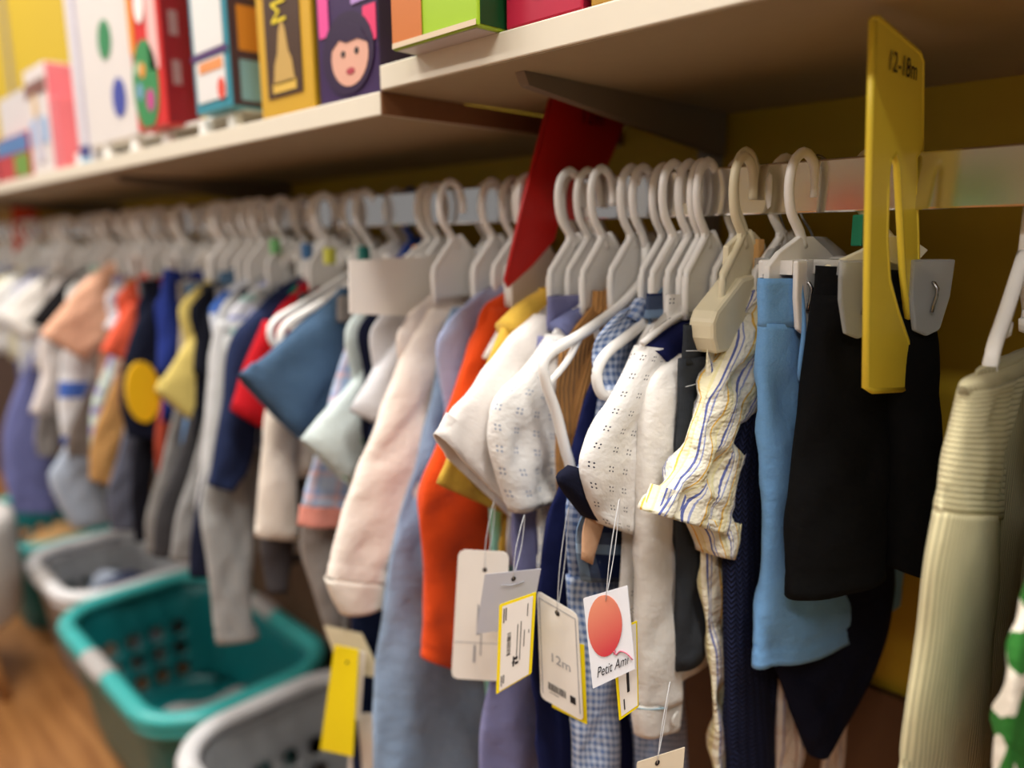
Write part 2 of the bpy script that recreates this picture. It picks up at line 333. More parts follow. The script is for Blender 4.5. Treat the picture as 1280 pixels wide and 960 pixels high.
# ------------------------------------------------------------------ cloth
class Noise:
    def __init__(s, seed, n=7, kx=(25, 90), ky=(3, 22)):
        r = np.random.RandomState(seed); s.k = np.stack([r.uniform(*kx, n) * r.choice([-1, 1], n), r.uniform(*ky, n) * r.choice([-1, 1], n), r.uniform(0, 6.28, n), r.uniform(.5, 1, n)], 1)
    def __call__(s, x, y): return sum(a * np.sin(k * x + l * y + p) for k, l, p, a in s.k) / math.sqrt(len(s.k))
def loft(name, pairs, m, parent, t=.009, fold=.004, crease=.0015, seed=0, top='close', bot='open', off=0., nseg=44, hem=True, uvscale=1., sq=.75, dens=.009, flare=0.):
    """cloth tube; pairs of edge points (sL, zL, sR, zR[, t]) from top to bottom"""
    P = np.array([list(p[:4]) + [p[4] if len(p) > 4 else t] for p in pairs], float)
    Cc = (P[:, :2] + P[:, 2:4]) / 2; L = np.linalg.norm(np.diff(Cc, axis=0), axis=1).sum()
    nr = int(min(70, max(8, L / dens))); tt = np.linspace(0, len(P) - 1, nr)
    Q = crom(P, tt) if len(P) > 2 else P[0] + (P[1] - P[0]) * np.linspace(0, 1, nr)[:, None]
    C = (Q[:, :2] + Q[:, 2:4]) / 2; Wv = (Q[:, :2] - Q[:, 2:4]) / 2; T = np.maximum(Q[:, 4], .0015)
    ln = np.r_[0, np.cumsum(np.linalg.norm(np.diff(C, axis=0), axis=1))]; ww = np.linalg.norm(Wv, axis=1)
    ph = -math.pi / 2 + np.linspace(0, 2 * math.pi, nseg, endpoint=False); a = np.sign(np.cos(ph)) * np.abs(np.cos(ph)) ** sq; b = np.sign(np.sin(ph)) * np.abs(np.sin(ph)) ** .85
    N1, N2, N3 = Noise(seed), Noise(seed + 1000, 8, (60, 190), (30, 120)), Noise(seed + 500, 4, (0, 1), (20, 60))
    ramp = np.clip(ln / max(L, 1e-6) * 1.3, .15, 1)
    wmean = float(ww.mean()); tm = float(T.mean()); ar = np.r_[0, np.cumsum(np.hypot(np.diff(a * wmean), np.diff(b * tm)))]; ar = ar - ar[nseg // 2]; verts, uvs = [], []
    def ring(i, ks=1., kt=1., back=0.):
        wv = Wv[i] * ks * (1 + .03 * float(N3(0., ln[i]))); x = a * ww[i]
        n1 = N1(x, ln[i]); n2 = N2(x + np.sign(b) * .3, ln[i])
        env = np.abs(b) ** .4
        n = off + T[i] * kt * b + fold * ramp[i] * n1 + 1.5 * crease * (n2 - .7 * np.abs(n2)) * env
        c = C[i].copy()
        if back: dv = C[i] - C[max(i - 1, 0)]; dv = dv / (np.linalg.norm(dv) + 1e-9); c = c - dv * back
        verts.extend(np.stack([n, -(c[0] + wv[0] * a), c[1] + wv[1] * a], 1)); uvs.extend(np.stack([ar * uvscale, np.full(nseg, ln[i] - back)], 1))
    if top == 'open': ring(0, .985, .75, -.012); ring(0, .985, .75, 0)
    for i in range(nr):
        g = 1.
        if hem and bot == 'open' and nr > 10 and abs(ln[-1] - ln[i] - .016) < dens * .5: g = .93
        ring(i, 1 if g == 1 else .992, g)
    if bot == 'open': ring(nr - 1, .985, .7, 0); ring(nr - 1, .985, .7, .02)
    R = len(verts) // nseg; f = []
    for i in range(R - 1):
        for j in range(nseg):
            f.append((i * nseg + j, (i + 1) * nseg + j, (i + 1) * nseg + (j + 1) % nseg, i * nseg + (j + 1) % nseg))
    if top == 'close': f.append(tuple(range(nseg)))
    if bot == 'close': f.append(tuple(range((R - 1) * nseg, R * nseg))[::-1])
    return obj(name, verts, f, m, parent, True, uvs)
_seed = [10]
def sd(): _seed[0] += 7; return _seed[0]
def px(x0, yaw, pts):
    """photo edge pairs -> plane pairs"""
    out = []
    for p in pts:
        l = plane_sz(x0, yaw, p[0], p[1]); r = plane_sz(x0, yaw, p[2], p[3])
        out.append((max(-.185, min(.23, l[0])), l[1], max(-.185, min(.23, r[0])), r[1]) + tuple(p[4:]))
    return out
def body_default(hem, w=.112, s0=-.008, top=1.048, nk=.036, t=.008):
    return [(s0 + nk, top, s0 - nk, top, .003), (s0 + nk + .028, top - .012, s0 - nk - .028, top - .012, t * .7), (s0 + w * .86, top - .035, s0 - w * .86, top - .035, t), (s0 + w, top - .06, s0 - w, top - .06, t),
            (s0 + w * .94, top - .12, s0 - w * .94, top - .12, t), (s0 + w * .97, (top + hem) / 2 - .04, s0 - w * .97, (top + hem) / 2 - .04, t), (s0 + w * 1.04, hem, s0 - w * 1.04, hem, t * 1.15)]
SHORT = [(.080, 1.022, .072, .955), (.118, .998, .088, .925), (.152, .962, .108, .893), (.172, .938, .124, .872)]
TUCK = [(.070, 1.012, .060, .96), (.088, .975, .068, .93), (.100, .93, .080, .895), (.104, .905, .084, .875)]
LONG = [(.080, 1.022, .070, .955), (.125, .985, .085, .92), (.152, .92, .098, .88), (.162, .84, .110, .83), (.163, .75, .114, .745)]
def shirt(x, label, m, name='baby_shirt', sleeve='short', hem=.80, sp=None, yaw=0, w=.112, body=None, collar=None, sm=None, t=.008, st=.011, fold=.004, crease=.0015, group=None, cuff=None, cm=None, cat='shirt', top=1.048, soff=.0, dens=.009):
    """upper-body garment on a hanger; sp = traced front sleeve, body = traced torso pairs"""
    g = empty(name, (x, 0, 0), -yaw); tag(g, label, cat, group)
    sm = sm or m
    loft('body', body or body_default(hem, w, top=top, t=t), m, g, t, fold, crease, sd(), dens=dens)
    if sleeve:
        base = SHORT if sleeve == 'short' else LONG
        loft('sleeve', sp or base, sm, g, st, fold * .8, crease, sd(), off=soff, dens=dens)
        bk = [(max(-.182, -.02 - p[0] * .92), p[1], max(-.17, -.02 - p[2] * .92), p[3]) for p in base]
        loft('sleeve', bk, sm, g, st * .9, fold * .8, crease, sd(), dens=.015, nseg=32)
        if cuff: loft('cuff', cuff, cm or sm, g, st * .95, fold * .4, crease * .6, sd(), off=soff, top='open', hem=False, dens=.007)
    if collar:
        loft('collar', [(.034, top + .006, -.050, top + .006, .006), (.046, top - .006, -.062, top - .006, .010), (.056, top - .018, -.070, top - .018, .012)], collar, g, .011, .001, .0008, sd(), top='open', dens=.005)
    return g
def trousers(x, label, m, hem=.70, top=1.045, w=.085, yaw=0, name='baby_trousers', s0=-.008, waist=None, t=.009, group=None, front=None, back=None, wb=None, fold=.003, crease=.0015, cat='trousers', crotch=None, dens=.009):
    g = empty(name, (x, 0, 0), -yaw); tag(g, label, cat, group)
    L = top - hem; cz = crotch or top - min(.14, L * .55)
    if wb is None: wb = [(s0 + w, top, s0 - w, top), (s0 + w, top - .03, s0 - w, top - .03)]
    loft('waistband', wb, waist or m, g, t * .95, .001, .001, sd(), top='open', hem=False, dens=.006)
    zt = top - .028
    front = front or [(s0 + w, zt, s0 - .01, zt), (s0 + w * 1.05, cz, s0 + .002, cz), (s0 + w * .98, (cz + hem) / 2, s0 + .010, (cz + hem) / 2), (s0 + w * .9, hem, s0 + .014, hem)]
    back = back or [(s0 + .01, zt, s0 - w, zt), (s0 - .002, cz, s0 - w * 1.05, cz), (s0 - .010, (cz + hem) / 2, s0 - w * .98, (cz + hem) / 2), (s0 - .014, hem, s0 - w * .9, hem)]
    loft('leg', front, m, g, t, fold, crease, sd(), dens=dens); loft('leg', back, m, g, t * .95, fold, crease, sd(), dens=dens)
    return g
def button(parent, s, n, z, r=.005, m=BTN):
    return prism('button', ellipse(0, 0, r, r, 16), 0, .0016, lambda u, v, d: L3(s + u, n + d, z + v), m, parent, .0005)
# ------------------------------------------------------------------ clothes near the camera
D = math.radians
HN = {'kite_plain': 'white plastic hanger', 'kite': 'white plastic hanger', 'kite_ivory': 'ivory plastic hanger', 'kite_blue': 'royal blue plastic hanger', 'tube': 'white tubular hanger', 'tube_drop': 'white tubular hanger with dropped trouser bar',
      'clip_ivory': 'ivory clip hanger', 'clip_white': 'white clip hanger', 'clip_clear': 'ivory bar hanger with clear clips', 'clip_wire': 'clear clip hanger with wire hook'}
def H(kind, x, what, yaw=0, dz=0, snap=True):
    if snap and abs(x - X) < .02: x = X
    ROW.append((x, what))
    return hang(kind, x, HN[kind] + ' holding the ' + what, 'hangers along the chrome rail', yaw + D(RNG.uniform(-1.5, 1.5)), dz, D(RNG.uniform(-1.5, 1.5)))
def c(name, *a, **k): return fabric(name, *a, **k)
X = .118; ROW = []
GROUPC = 'baby clothes on the rail'
# green trousers and beige cardigan, right edge
m = c('green_bear_print', rgb(48, 110, 44), 'blotch', rgb(232, 222, 205), p=.045)
trousers(.118, 'green sleepsuit with white animal print at the right edge', m, name='baby_sleepsuit', cat='sleepsuit', front=px(.118, 0, [(1318, 600, 1410, 600), (1300, 690, 1400, 690), (1282, 780, 1390, 780), (1264, 880, 1380, 880), (1250, 990, 1370, 990)]), hem=.60, fold=.002, group=GROUPC)
H('kite', .122, 'green sleepsuit with white animal print')
m = c('beige_rib', rgb(200, 190, 150), 'rib', p=.0046, wr=.10, r=.40); m2 = c('beige_rib_cross', rgb(200, 190, 150), 'rib', p=.0040, vert=False, wr=.10, r=.62)
X = .066; yw = 0
g = shirt(X, 'sage beige ribbed knit cardigan with long sleeve, near right', m, 'knit_cardigan', 'long', cat='cardigan', group=GROUPC, hem=.62, st=.011, t=.007,
          body=[(.062, 1.015, -.12, 1.015, .005), (.062, .97, -.12, .97), (.05, .85, -.12, .85), (.04, .62, -.12, .62)],
          sp=px(X, yw, [(1177, 640, 1240, 640), (1163, 720, 1240, 720), (1148, 830, 1234, 830), (1126, 985, 1228, 985)]), dens=.006, fold=.0015, crease=.0004)
loft('shoulder_panel', px(X, yw, [(1206, 488, 1278, 462), (1200, 520, 1262, 505), (1190, 570, 1246, 570), (1176, 646, 1241, 646)]), m2, g, .0105, .001, .001, sd(), dens=.006)
loft('neck_band', px(X, yw, [(1203, 482, 1206, 500, .003), (1216, 472, 1220, 496, .007), (1240, 460, 1246, 484), (1282, 440, 1292, 462)]), m2, g, .008, .0005, .0005, sd(), bot='close', dens=.006)
h_ = H('tube', X + .004, 'sage beige ribbed cardigan', 0, .022); h_.scale = (1, .42, 1)
# black shorts
X, yw = -.014, D(31)
m = c('black_jersey', rgb(11, 11, 12), wr=.25)
g = trousers(X, 'black jersey shorts held by clear clips behind the yellow divider', m, name='baby_shorts', yaw=yw, cat='shorts', group=GROUPC, t=.016, fold=.003, dens=.006,
         wb=px(X, yw, [(1022, 332, 1162, 340), (1019, 372, 1163, 378)]),
         front=px(X, yw, [(1019, 368, 1098, 368), (1006, 470, 1102, 470), (994, 570, 1106, 570), (986, 660, 1106, 650), (985, 748, 1104, 716)]),
         back=px(X, yw, [(1088, 370, 1163, 374), (1094, 470, 1168, 470), (1102, 580, 1173, 580), (1106, 650, 1176, 660), (1108, 706, 1172, 724)]))
H('clip_clear', -.030, 'black jersey shorts', yw)
# light blue shorts
X, yw = -.064, D(9)
m = c('sky_blue_jersey', rgb(104, 158, 214), 'marl', rgb(126, 176, 226), wr=.3)
g = trousers(X, 'light blue jersey shorts with turned hems beside the black shorts', m, name='baby_shorts', yaw=yw, cat='shorts', group=GROUPC, t=.012, fold=.003, dens=.006,
         wb=px(X, yw, [(953, 348, 1060, 345), (951, 408, 1062, 405)]),
         front=px(X, yw, [(951, 404, 1052, 404), (950, 480, 1052, 480), (955, 600, 1062, 600), (953, 700, 1074, 690), (949, 776, 1084, 745), (946, 836, 1086, 786)]),
         back=[(-.03, 1.03, -.13, 1.03), (-.05, .93, -.15, .93), (-.06, .82, -.165, .82), (-.062, .755, -.168, .755)])
l = px(X, yw, [(952, 400, 1000, 400)])[0]
tube('drawstring', [L3(l[0] - .022, .014, l[1] + .03), L3(l[0] - .026, .017, l[1] - .005), L3(l[0] - .024, .017, l[1] - .035), L3(l[0] - .029, .015, l[1] - .045)], .0018, m, g, 6)
H('clip_white', -.076, 'light blue jersey shorts', yw)
# navy shorts behind, striped set
X, yw = -.078, D(20)
m = c('navy_jersey', rgb(17, 20, 38), wr=.3)
g = empty('baby_skirt', (X, 0, 0), -yw); tag(g, 'plain dark navy skirt tapering to a point below the blue shorts', 'skirt', GROUPC)
loft('body', px(X, yw, [(960, 400, 1105, 400, .006), (955, 600, 1118, 600), (956, 780, 1116, 740), (982, 872, 1092, 838), (1002, 925, 1052, 912), (1012, 944, 1032, 938)]), m, g, .010, .003, .001, sd(), bot='close', hem=False)
H('clip_wire', -.088, 'dark navy pointed skirt', yw)
ST = [(0, rgb(240, 232, 214)), (.12, rgb(233, 186, 84)), (.19, rgb(238, 228, 190)), (.34, rgb(230, 220, 168)), (.40, rgb(240, 232, 206)), (.58, rgb(98, 108, 168)), (.655, rgb(238, 232, 220)), (.75, rgb(150, 158, 200)), (.80, rgb(240, 234, 214))]
ms = c('seersucker_stripe', rgb(240, 232, 214), 'stripes', p=.023, stops=ST, wr=1.1)
mp = c('seersucker_dusk', rgb(220, 205, 190), 'stripes', p=.030, stops=[(0, rgb(226, 206, 186)), (.3, rgb(196, 160, 140)), (.42, rgb(228, 212, 196)), (.62, rgb(150, 140, 164)), (.7, rgb(226, 206, 186))], wr=.9)
X, yw = -.099, D(14)
trousers(X, 'pink and white striped trousers below the navy skirt', mp, name='baby_trousers', yaw=yw, hem=.56, group=GROUPC, t=.006, w=.055, s0=-.095)
H('kite_plain', -.099, 'pink striped trousers', yw)
X = -.097
mk = c('navy_cable_knit', rgb(40, 46, 78), 'knit', p=.009)
g = empty('knit_sweater', (X, 0, 0)); tag(g, 'navy cable knit sweater sleeve hanging beside the striped shirt', 'sweater', GROUPC)
loft('body', [(-.01, 1.02, -.06, 1.02, .003), (.0, 1.0, -.09, 1.0), (.015, .95, -.10, .95), (.03, .80, -.11, .80), (.028, .60, -.11, .60)], mk, g, .006, .002, .0005, sd())
loft('sleeve', px(X, 0, [(962, 440, 985, 440), (942, 480, 972, 480), (918, 530, 962, 530), (906, 600, 958, 600), (905, 700, 958, 700), (908, 850, 964, 850), (914, 985, 976, 985)]), mk, g, .0085, .002, .0006, sd(), dens=.006)
loft('sleeve', [(-.05, 1.02, -.09, .97), (-.09, .93, -.13, .93), (-.10, .78, -.145, .78), (-.10, .62, -.14, .62)], mk, g, .0085, .002, .0006, sd())
H('clip_wire', -.104, 'navy cable knit sweater')
# striped shirt
X = -.110
g = shirt(X, 'yellow and blue striped seersucker shirt with gathered short sleeve', ms, 'striped_shirt', 'short', group=GROUPC, fold=.003, crease=.0034, t=.008, st=.015, dens=.0055, soff=.007,
          body=[(.030, 1.05, -.05, 1.05, .003), (.055, 1.035, -.08, 1.035), (.07, 1.0, -.10, 1.0), (.066, .86, -.11, .86), (.045, .75, -.115, .75), (.025, .60, -.12, .60)],
          sp=px(X, 0, [(926, 364, 996, 354), (906, 420, 974, 416), (880, 478, 956, 482), (858, 528, 932, 545), (845, 572, 914, 595), (820, 610, 910, 640), (804, 638, 905, 668)]),
          cuff=px(X, 0, [(846, 640, 909, 648), (862, 662, 907, 668), (872, 688, 897, 692)]), cm=ms)
loft('shoulder_fold', px(X, 0, [(922, 352, 935, 385), (950, 338, 962, 370), (990, 330, 998, 355)]), ms, g, .012, .002, .0015, sd(), bot='close', dens=.006)
H('kite_ivory', -.107, 'striped seersucker shirt')
# grey jeans on ivory clip hanger
X = -.124
m = c('grey_denim', rgb(34, 36, 40), 'denim', rgb(66, 70, 76))
g = trousers(X, 'charcoal grey denim jeans clipped under a chunky ivory clip', m, hem=.748, top=1.03, name='baby_jeans', group=GROUPC, cat='jeans', t=.007, w=.08, s0=0,
             front=[(.083, 1.005, -.01, 1.005), (.083, .93, -.005, .93), (.077, .85, .01, .85), (.072, .745, .02, .745)])
st = plain('stitch_grey', rgb(190, 190, 192), .8)
tube('stitching', [L3(.084, .006, 1.012), L3(.06, .0085, 1.010), L3(.035, .0085, 1.009)], .0004, st, g, 4); tube('stitching', [L3(.083, .006, .985), L3(.06, .0085, .984), L3(.045, .0085, .965), L3(.035, .0085, .96)], .0004, st, g, 4)
H('clip_ivory', -.112, 'charcoal denim jeans', 0, .004, snap=False)
# white long sleeve shirt
X = -.140
m = c('white_poplin', rgb(234, 229, 222), wr=.35); mpipe = c('pale_blue_piping', rgb(170, 200, 215))
g = shirt(X, 'plain white long sleeved shirt with buttoned cuff and pale blue piping', m, 'long_sleeved_shirt', 'long', hem=.72, group=GROUPC, t=.007, st=.012, dens=.006, fold=.003, body=[(.01, 1.03, -.06, 1.03, .003), (.03, 1.012, -.08, 1.012), (.05, .98, -.11, .98), (.06, .9, -.12, .9), (.07, .72, -.12, .72)],
          sp=px(X, 0, [(850, 442, 870, 446), (818, 472, 868, 478), (804, 525, 866, 530), (801, 600, 866, 600), (798, 690, 862, 690), (797, 760, 852, 760), (796, 820, 846, 820), (795, 882, 846, 870)]),
          cuff=px(X, 0, [(793, 880, 847, 868), (794, 900, 848, 888), (798, 920, 846, 906)]))
q = px(X, 0, [(793, 882, 847, 870)])[0]; ce = np.array([(q[0] + q[2]) / 2, (q[1] + q[3]) / 2]); hv = np.array([q[0] - q[2], q[1] - q[3]]) / 2
tube('piping', [L3(*(ce + hv * 1.03 * math.cos(i / 16 * 6.283))[:1], .0128 * math.sin(i / 16 * 6.283), (ce + hv * math.cos(i / 16 * 6.283))[1]) for i in range(16)], .0008, mpipe, g, 6, closed=True, steps=2)
bs = plane_sz(X, 0, 828, 890); button([o_ for o_ in g.children if o_.name.startswith('cuff')][0], bs[0], .0128, bs[1], .006)
H('kite_plain', -.136, 'plain white long sleeved shirt')
# dotted shirt with navy yoke
X = -.157
m = c('white_navy_dot', rgb(228, 224, 219), 'dots4', rgb(30, 32, 56), p=.0152, r=.044, wr=.4); mn = c('navy_twill', rgb(26, 31, 78), wr=.25)
g = shirt(X, 'white shirt with tiny navy dot clusters and navy shoulder', m, 'dotted_shirt', 'short', hem=.78, group=GROUPC, t=.006, st=.012, dens=.0055, soff=.002, collar=m,
          sp=px(X, 0, [(800, 432, 832, 436), (772, 482, 828, 486), (746, 526, 824, 540), (722, 572, 820, 594), (730, 620, 814, 634), (750, 655, 800, 672)]))
loft('shoulder_yoke', px(X, 0, [(866, 386, 880, 412), (842, 402, 862, 440), (818, 420, 842, 462), (801, 434, 830, 470)]), mn, g, .0135, .001, .0005, sd(), off=.003, bot='close', hem=False, dens=.005)
tube('seam_edge', [L3(*plane_sz(X, 0, 795, 428)[:1], .006, plane_sz(X, 0, 795, 428)[1]), L3(*plane_sz(X, 0, 830, 402)[:1], .006, plane_sz(X, 0, 830, 402)[1]), L3(*plane_sz(X, 0, 860, 382)[:1], .006, plane_sz(X, 0, 860, 382)[1])], .0028, m, g, 6)
loft('sleeve_lining', px(X, 0, [(722, 584, 760, 600), (708, 604, 752, 622), (742, 650, 760, 655)]), c('navy_lining', rgb(20, 22, 40)), g, .008, .002, .001, sd(), off=-.006)
H('kite', -.150, 'white dotted shirt with navy shoulder')
# plaid shirt
X = -.174
m = c('navy_plaid', rgb(26, 38, 76), 'plaid', rgb(150, 178, 208), p=.045, c3=rgb(84, 96, 116), wr=.4)
g = shirt(X, 'navy, grey and pale blue plaid shirt behind the dotted shirt', m, 'plaid_shirt', 'short', hem=.80, group=GROUPC, t=.006, collar=m, sp=[(.035, 1.01, .03, .97), (.045, .98, .035, .93), (.05, .93, .04, .89), (.05, .90, .04, .87)],
          body=px(X, 0, [(832, 346, 900, 345, .004), (812, 384, 900, 380), (816, 470, 900, 470), (796, 545, 900, 560), (745, 615, 900, 620), (722, 660, 900, 660), (727, 726, 900, 728)]))
mt = c('peach_lining', rgb(205, 160, 125)); loft('facing', px(X, 0, [(728, 628, 748, 632), (718, 660, 738, 668), (716, 695, 730, 702)]), mt, g, .003, .001, .001, sd(), off=.009)
H('kite', -.163, 'navy plaid shirt')
# gingham dungarees and the empty-looking tubular hangers
X = -.190
m = c('blue_gingham', rgb(205, 216, 236), 'gingham', rgb(96, 122, 172), p=.0072, wr=.5)
g = empty('gingham_dungarees', (X, 0, 0)); tag(g, 'pale blue gingham dungarees folded over a white tubular hanger', 'dungarees', GROUPC)
loft('bib', px(X, 0, [(775, 392, 860, 352), (746, 425, 850, 400), (744, 460, 846, 460), (752, 490, 846, 486)]), m, g, .004, .001, .001, sd(), off=-.002, dens=.006)
loft('body', px(X, 0, [(748, 480, 846, 480), (735, 560, 846, 560), (708, 640, 846, 640), (712, 740, 846, 740)]), m, g, .006, .003, .0015, sd())
loft('leg', px(X, 0, [(709, 720, 772, 720), (716, 830, 770, 830), (718, 990, 775, 990)]), m, g, .009, .004, .0015, sd()); loft('leg', px(X, 0, [(780, 720, 846, 720), (790, 830, 852, 830), (796, 990, 860, 990)]), m, g, .009, .004, .0015, sd())
loft('shoulder_strap', px(X, 0, [(800, 372, 808, 384), (782, 396, 796, 408)]), m, g, .007, .001, .0005, sd())
H('tube', -.1815, 'pale blue gingham dungarees', snap=False)
X = -.212
m = c('deep_navy', rgb(27, 33, 76), wr=.3)
shirt(X, 'deep navy cotton dress hanging behind the gingham dungarees', m, 'baby_dress', None, cat='dress', group=GROUPC, t=.007, fold=.006,
      body=px(X, 0, [(775, 430, 850, 420, .003), (745, 470, 850, 470), (722, 540, 850, 540), (690, 640, 846, 640), (672, 740, 846, 740), (668, 860, 846, 860), (676, 1000, 846, 1000)]))
H('tube_drop', -.207, 'deep navy cotton dress')
X = -.230
m = c('tan_corduroy', rgb(186, 134, 78), 'pleat', p=.004)
shirt(X, 'tan brown corduroy jacket behind the tubular hangers', m, 'baby_jacket', 'short', cat='jacket', group=GROUPC, hem=.80, collar=m, t=.006,
      body=px(X, 0, [(800, 338, 850, 345, .006), (750, 372, 850, 380), (712, 420, 846, 430), (702, 450, 846, 460), (700, 640, 840, 640), (700, 700, 840, 700)]), sp=[(.06, 1.01, .05, .96), (.08, .97, .06, .92), (.085, .93, .07, .89)])
H('kite', -.224, 'tan corduroy jacket')
# white print shirt
X = -.248
m = c('white_grey_print', rgb(230, 227, 222), 'dots4', rgb(160, 168, 184), p=.0165, r=.06, wr=.45); mc = c('slate_chambray', rgb(98, 104, 150), 'denim', rgb(128, 134, 176))
g = shirt(X, 'white shirt with faint grey dot print and slate blue shoulder', m, 'printed_shirt', 'short', hem=.80, group=GROUPC, t=.006, st=.015, dens=.0055, fold=.004, crease=.0022,
          sp=px(X, 0, [(692, 418, 718, 425), (656, 462, 712, 478), (618, 500, 712, 520), (616, 548, 716, 560), (622, 596, 718, 590), (636, 640, 716, 612)]))
loft('shoulder_yoke', px(X, 0, [(752, 374, 765, 400), (722, 384, 742, 420), (692, 402, 718, 446)]), mc, g, .012, .001, .0006, sd(), off=.002, bot='close', hem=False)
H('kite', -.243, 'white shirt with faint grey dots')
X = -.263
m = c('slate_lilac', rgb(112, 112, 156), 'denim', rgb(136, 136, 176))
trousers(X, 'slate lilac cotton trousers with wide legs behind the hang tags', m, group=GROUPC, hem=.56, t=.009, fold=.006,
         front=px(X, 0, [(672, 420, 730, 420), (650, 560, 720, 560), (642, 650, 720, 650), (640, 740, 716, 740), (618, 860, 706, 860), (606, 1000, 700, 1000)]))
H('kite', -.262, 'slate lilac trousers')
# white tee
X = -.279
m = c('white_jersey', rgb(233, 226, 220), wr=.3)
shirt(X, 'plain white T-shirt with wide short sleeve beside the dotted print shirt', m, 'plain_tee', 'short', hem=.80, group=GROUPC, t=.006, st=.013, dens=.006, soff=.004,
      sp=px(X, 0, [(668, 392, 706, 410), (632, 424, 696, 452), (586, 484, 668, 540), (540, 542, 634, 644)]))
H('kite', -.276, 'plain white T-shirt with wide sleeve')
X = -.296
m = c('mustard_cotton', rgb(214, 172, 66), wr=.35)
g = shirt(X, 'mustard yellow collared shirt in front of the red divider', m, 'polo_shirt', 'short', hem=.80, group=GROUPC, t=.006, st=.010, collar=m,
      sp=px(X, 0, [(632, 400, 700, 400), (604, 470, 690, 480), (576, 540, 660, 570), (546, 604, 630, 642)]))
loft('collar_flap', px(X, 0, [(740, 336, 746, 362), (690, 354, 704, 386), (650, 378, 668, 408), (626, 402, 636, 428)]), m, g, .012, .001, .0006, sd(), off=.002, bot='close', hem=False)
H('kite', -.288, 'mustard yellow collared shirt')
X = -.336
m = c('mint_cotton', rgb(150, 214, 196), wr=.4)
shirt(X, 'mint green cotton dress mostly hidden beside the orange trousers', m, 'baby_dress', None, cat='dress', group=GROUPC, t=.007, fold=.007,
      body=px(X, 0, [(660, 400, 720, 395, .003), (632, 440, 720, 440), (612, 560, 716, 560), (606, 680, 714, 680), (602, 800, 712, 800), (606, 888, 712, 892)]))
H('kite', -.330, 'mint green dress')
X = -.360
m = c('orange_jersey', rgb(222, 74, 18), wr=.3)
g = empty('baby_romper', (X, 0, 0)); tag(g, 'bright orange jersey long leg romper', 'romper', GROUPC)
loft('body', [(.03, 1.045, -.05, 1.045, .003), (.07, 1.02, -.09, 1.02), (.07, .95, -.1, .95), (.06, .80, -.1, .80), (.05, .68, -.1, .68)], m, g, .008, .003, .001, sd())
loft('leg', px(X, 0, [(610, 384, 648, 384), (582, 450, 650, 450), (550, 550, 648, 550), (526, 612, 642, 612), (530, 700, 640, 700), (530, 780, 634, 780), (527, 822, 620, 852)]), m, g, .014, .003, .0015, sd(), dens=.006)
loft('leg', [(-.03, 1.0, -.10, 1.0), (-.04, .85, -.12, .85), (-.05, .68, -.12, .68)], m, g, .012, .003, .0015, sd())
H('kite', -.352, 'bright orange romper')
X = -.385
m = c('lavender_cotton', rgb(150, 160, 196), 'denim', rgb(176, 184, 214))
shirt(X, 'pale lavender blue shirt squeezed between orange romper and chambray dress', m, group=GROUPC, hem=.78, t=.007, sleeve=None)
H('kite', -.376, 'pale lavender blue shirt')
X = -.425
m = c('chambray_blue', rgb(132, 156, 186), 'denim', rgb(160, 182, 208), wr=.5)
shirt(X, 'long pale chambray blue dress with wide skirt behind the tags', m, 'baby_dress', None, cat='dress', group=GROUPC, t=.011, fold=.009, crease=.002,
      body=px(X, 0, [(566, 384, 640, 380, .003), (552, 420, 640, 420), (538, 500, 636, 500), (524, 570, 634, 570), (500, 650, 632, 650), (480, 740, 630, 740), (470, 850, 632, 850), (466, 1000, 640, 1000)]))
H('kite', -.410, 'long chambray blue dress')
X = -.450
m = c('cream_pink', rgb(236, 222, 210), wr=.4)
shirt(X, 'cream pink long sleeved cotton blouse with white cuff', m, 'long_sleeved_blouse', 'long', cat='blouse', hem=.72, group=GROUPC, t=.007, st=.016, fold=.004, crease=.002, dens=.007, soff=.004,
      sp=px(X, 0, [(534, 386, 596, 376), (502, 440, 590, 440), (470, 525, 572, 525), (442, 605, 540, 620), (416, 676, 512, 690), (406, 722, 498, 724)]),
      cuff=px(X, 0, [(405, 722, 499, 724), (412, 744, 494, 742), (424, 766, 488, 752)]), cm=c('cream_cuff', rgb(236, 226, 212)))
H('kite', -.436, 'cream pink blouse')
# ------------------------------------------------------------------ clothes further along the rail
def far(x, what, m, sp=None, kind='kite', sleeve='short', name='baby_shirt', cat='shirt', hem=.80, **k):
    global X
    X = x
    pp = px(x, k.get('yaw', 0), sp) if sp else (TUCK if x > -1.75 else None)
    g = shirt(x, what, m, name, sleeve, hem, pp, cat=cat, group=GROUPC, t=k.pop('t', .009), st=k.pop('st', .014), dens=k.pop('dens', .012), soff=k.pop('soff', .003), fold=k.pop('fold', .005), **k)
    H(kind, x, what); return g
def farp(x, what, m, pts=None, kind='clip_white', hem=.7, top=1.03, **k):
    global X
    X = x
    g = trousers(x, what, m, hem, top, front=px(x, 0, pts) if pts else None, group=GROUPC, dens=.014, **k)
    H(kind, x, what); return g
farp(-.510, 'navy trousers behind the cream blouse', c('navy_drill', rgb(34, 42, 70)), [(480, 420, 540, 420), (455, 600, 520, 600), (440, 760, 500, 760), (440, 1000, 505, 1000)], hem=.5)
far(-.498, 'light grey marl T-shirt behind the cream blouse', c('grey_marl', rgb(196, 194, 196), 'marl', rgb(214, 212, 214)), [(512, 396, 545, 396), (480, 440, 528, 452), (436, 512, 492, 540)])
far(-.520, 'dark navy T-shirt with blue neck behind the card', c('dark_navy', rgb(22, 26, 48)), [(500, 400, 530, 405), (480, 450, 520, 460), (458, 500, 505, 520)], hem=.70, collar=c('royal_trim', rgb(40, 80, 190)))
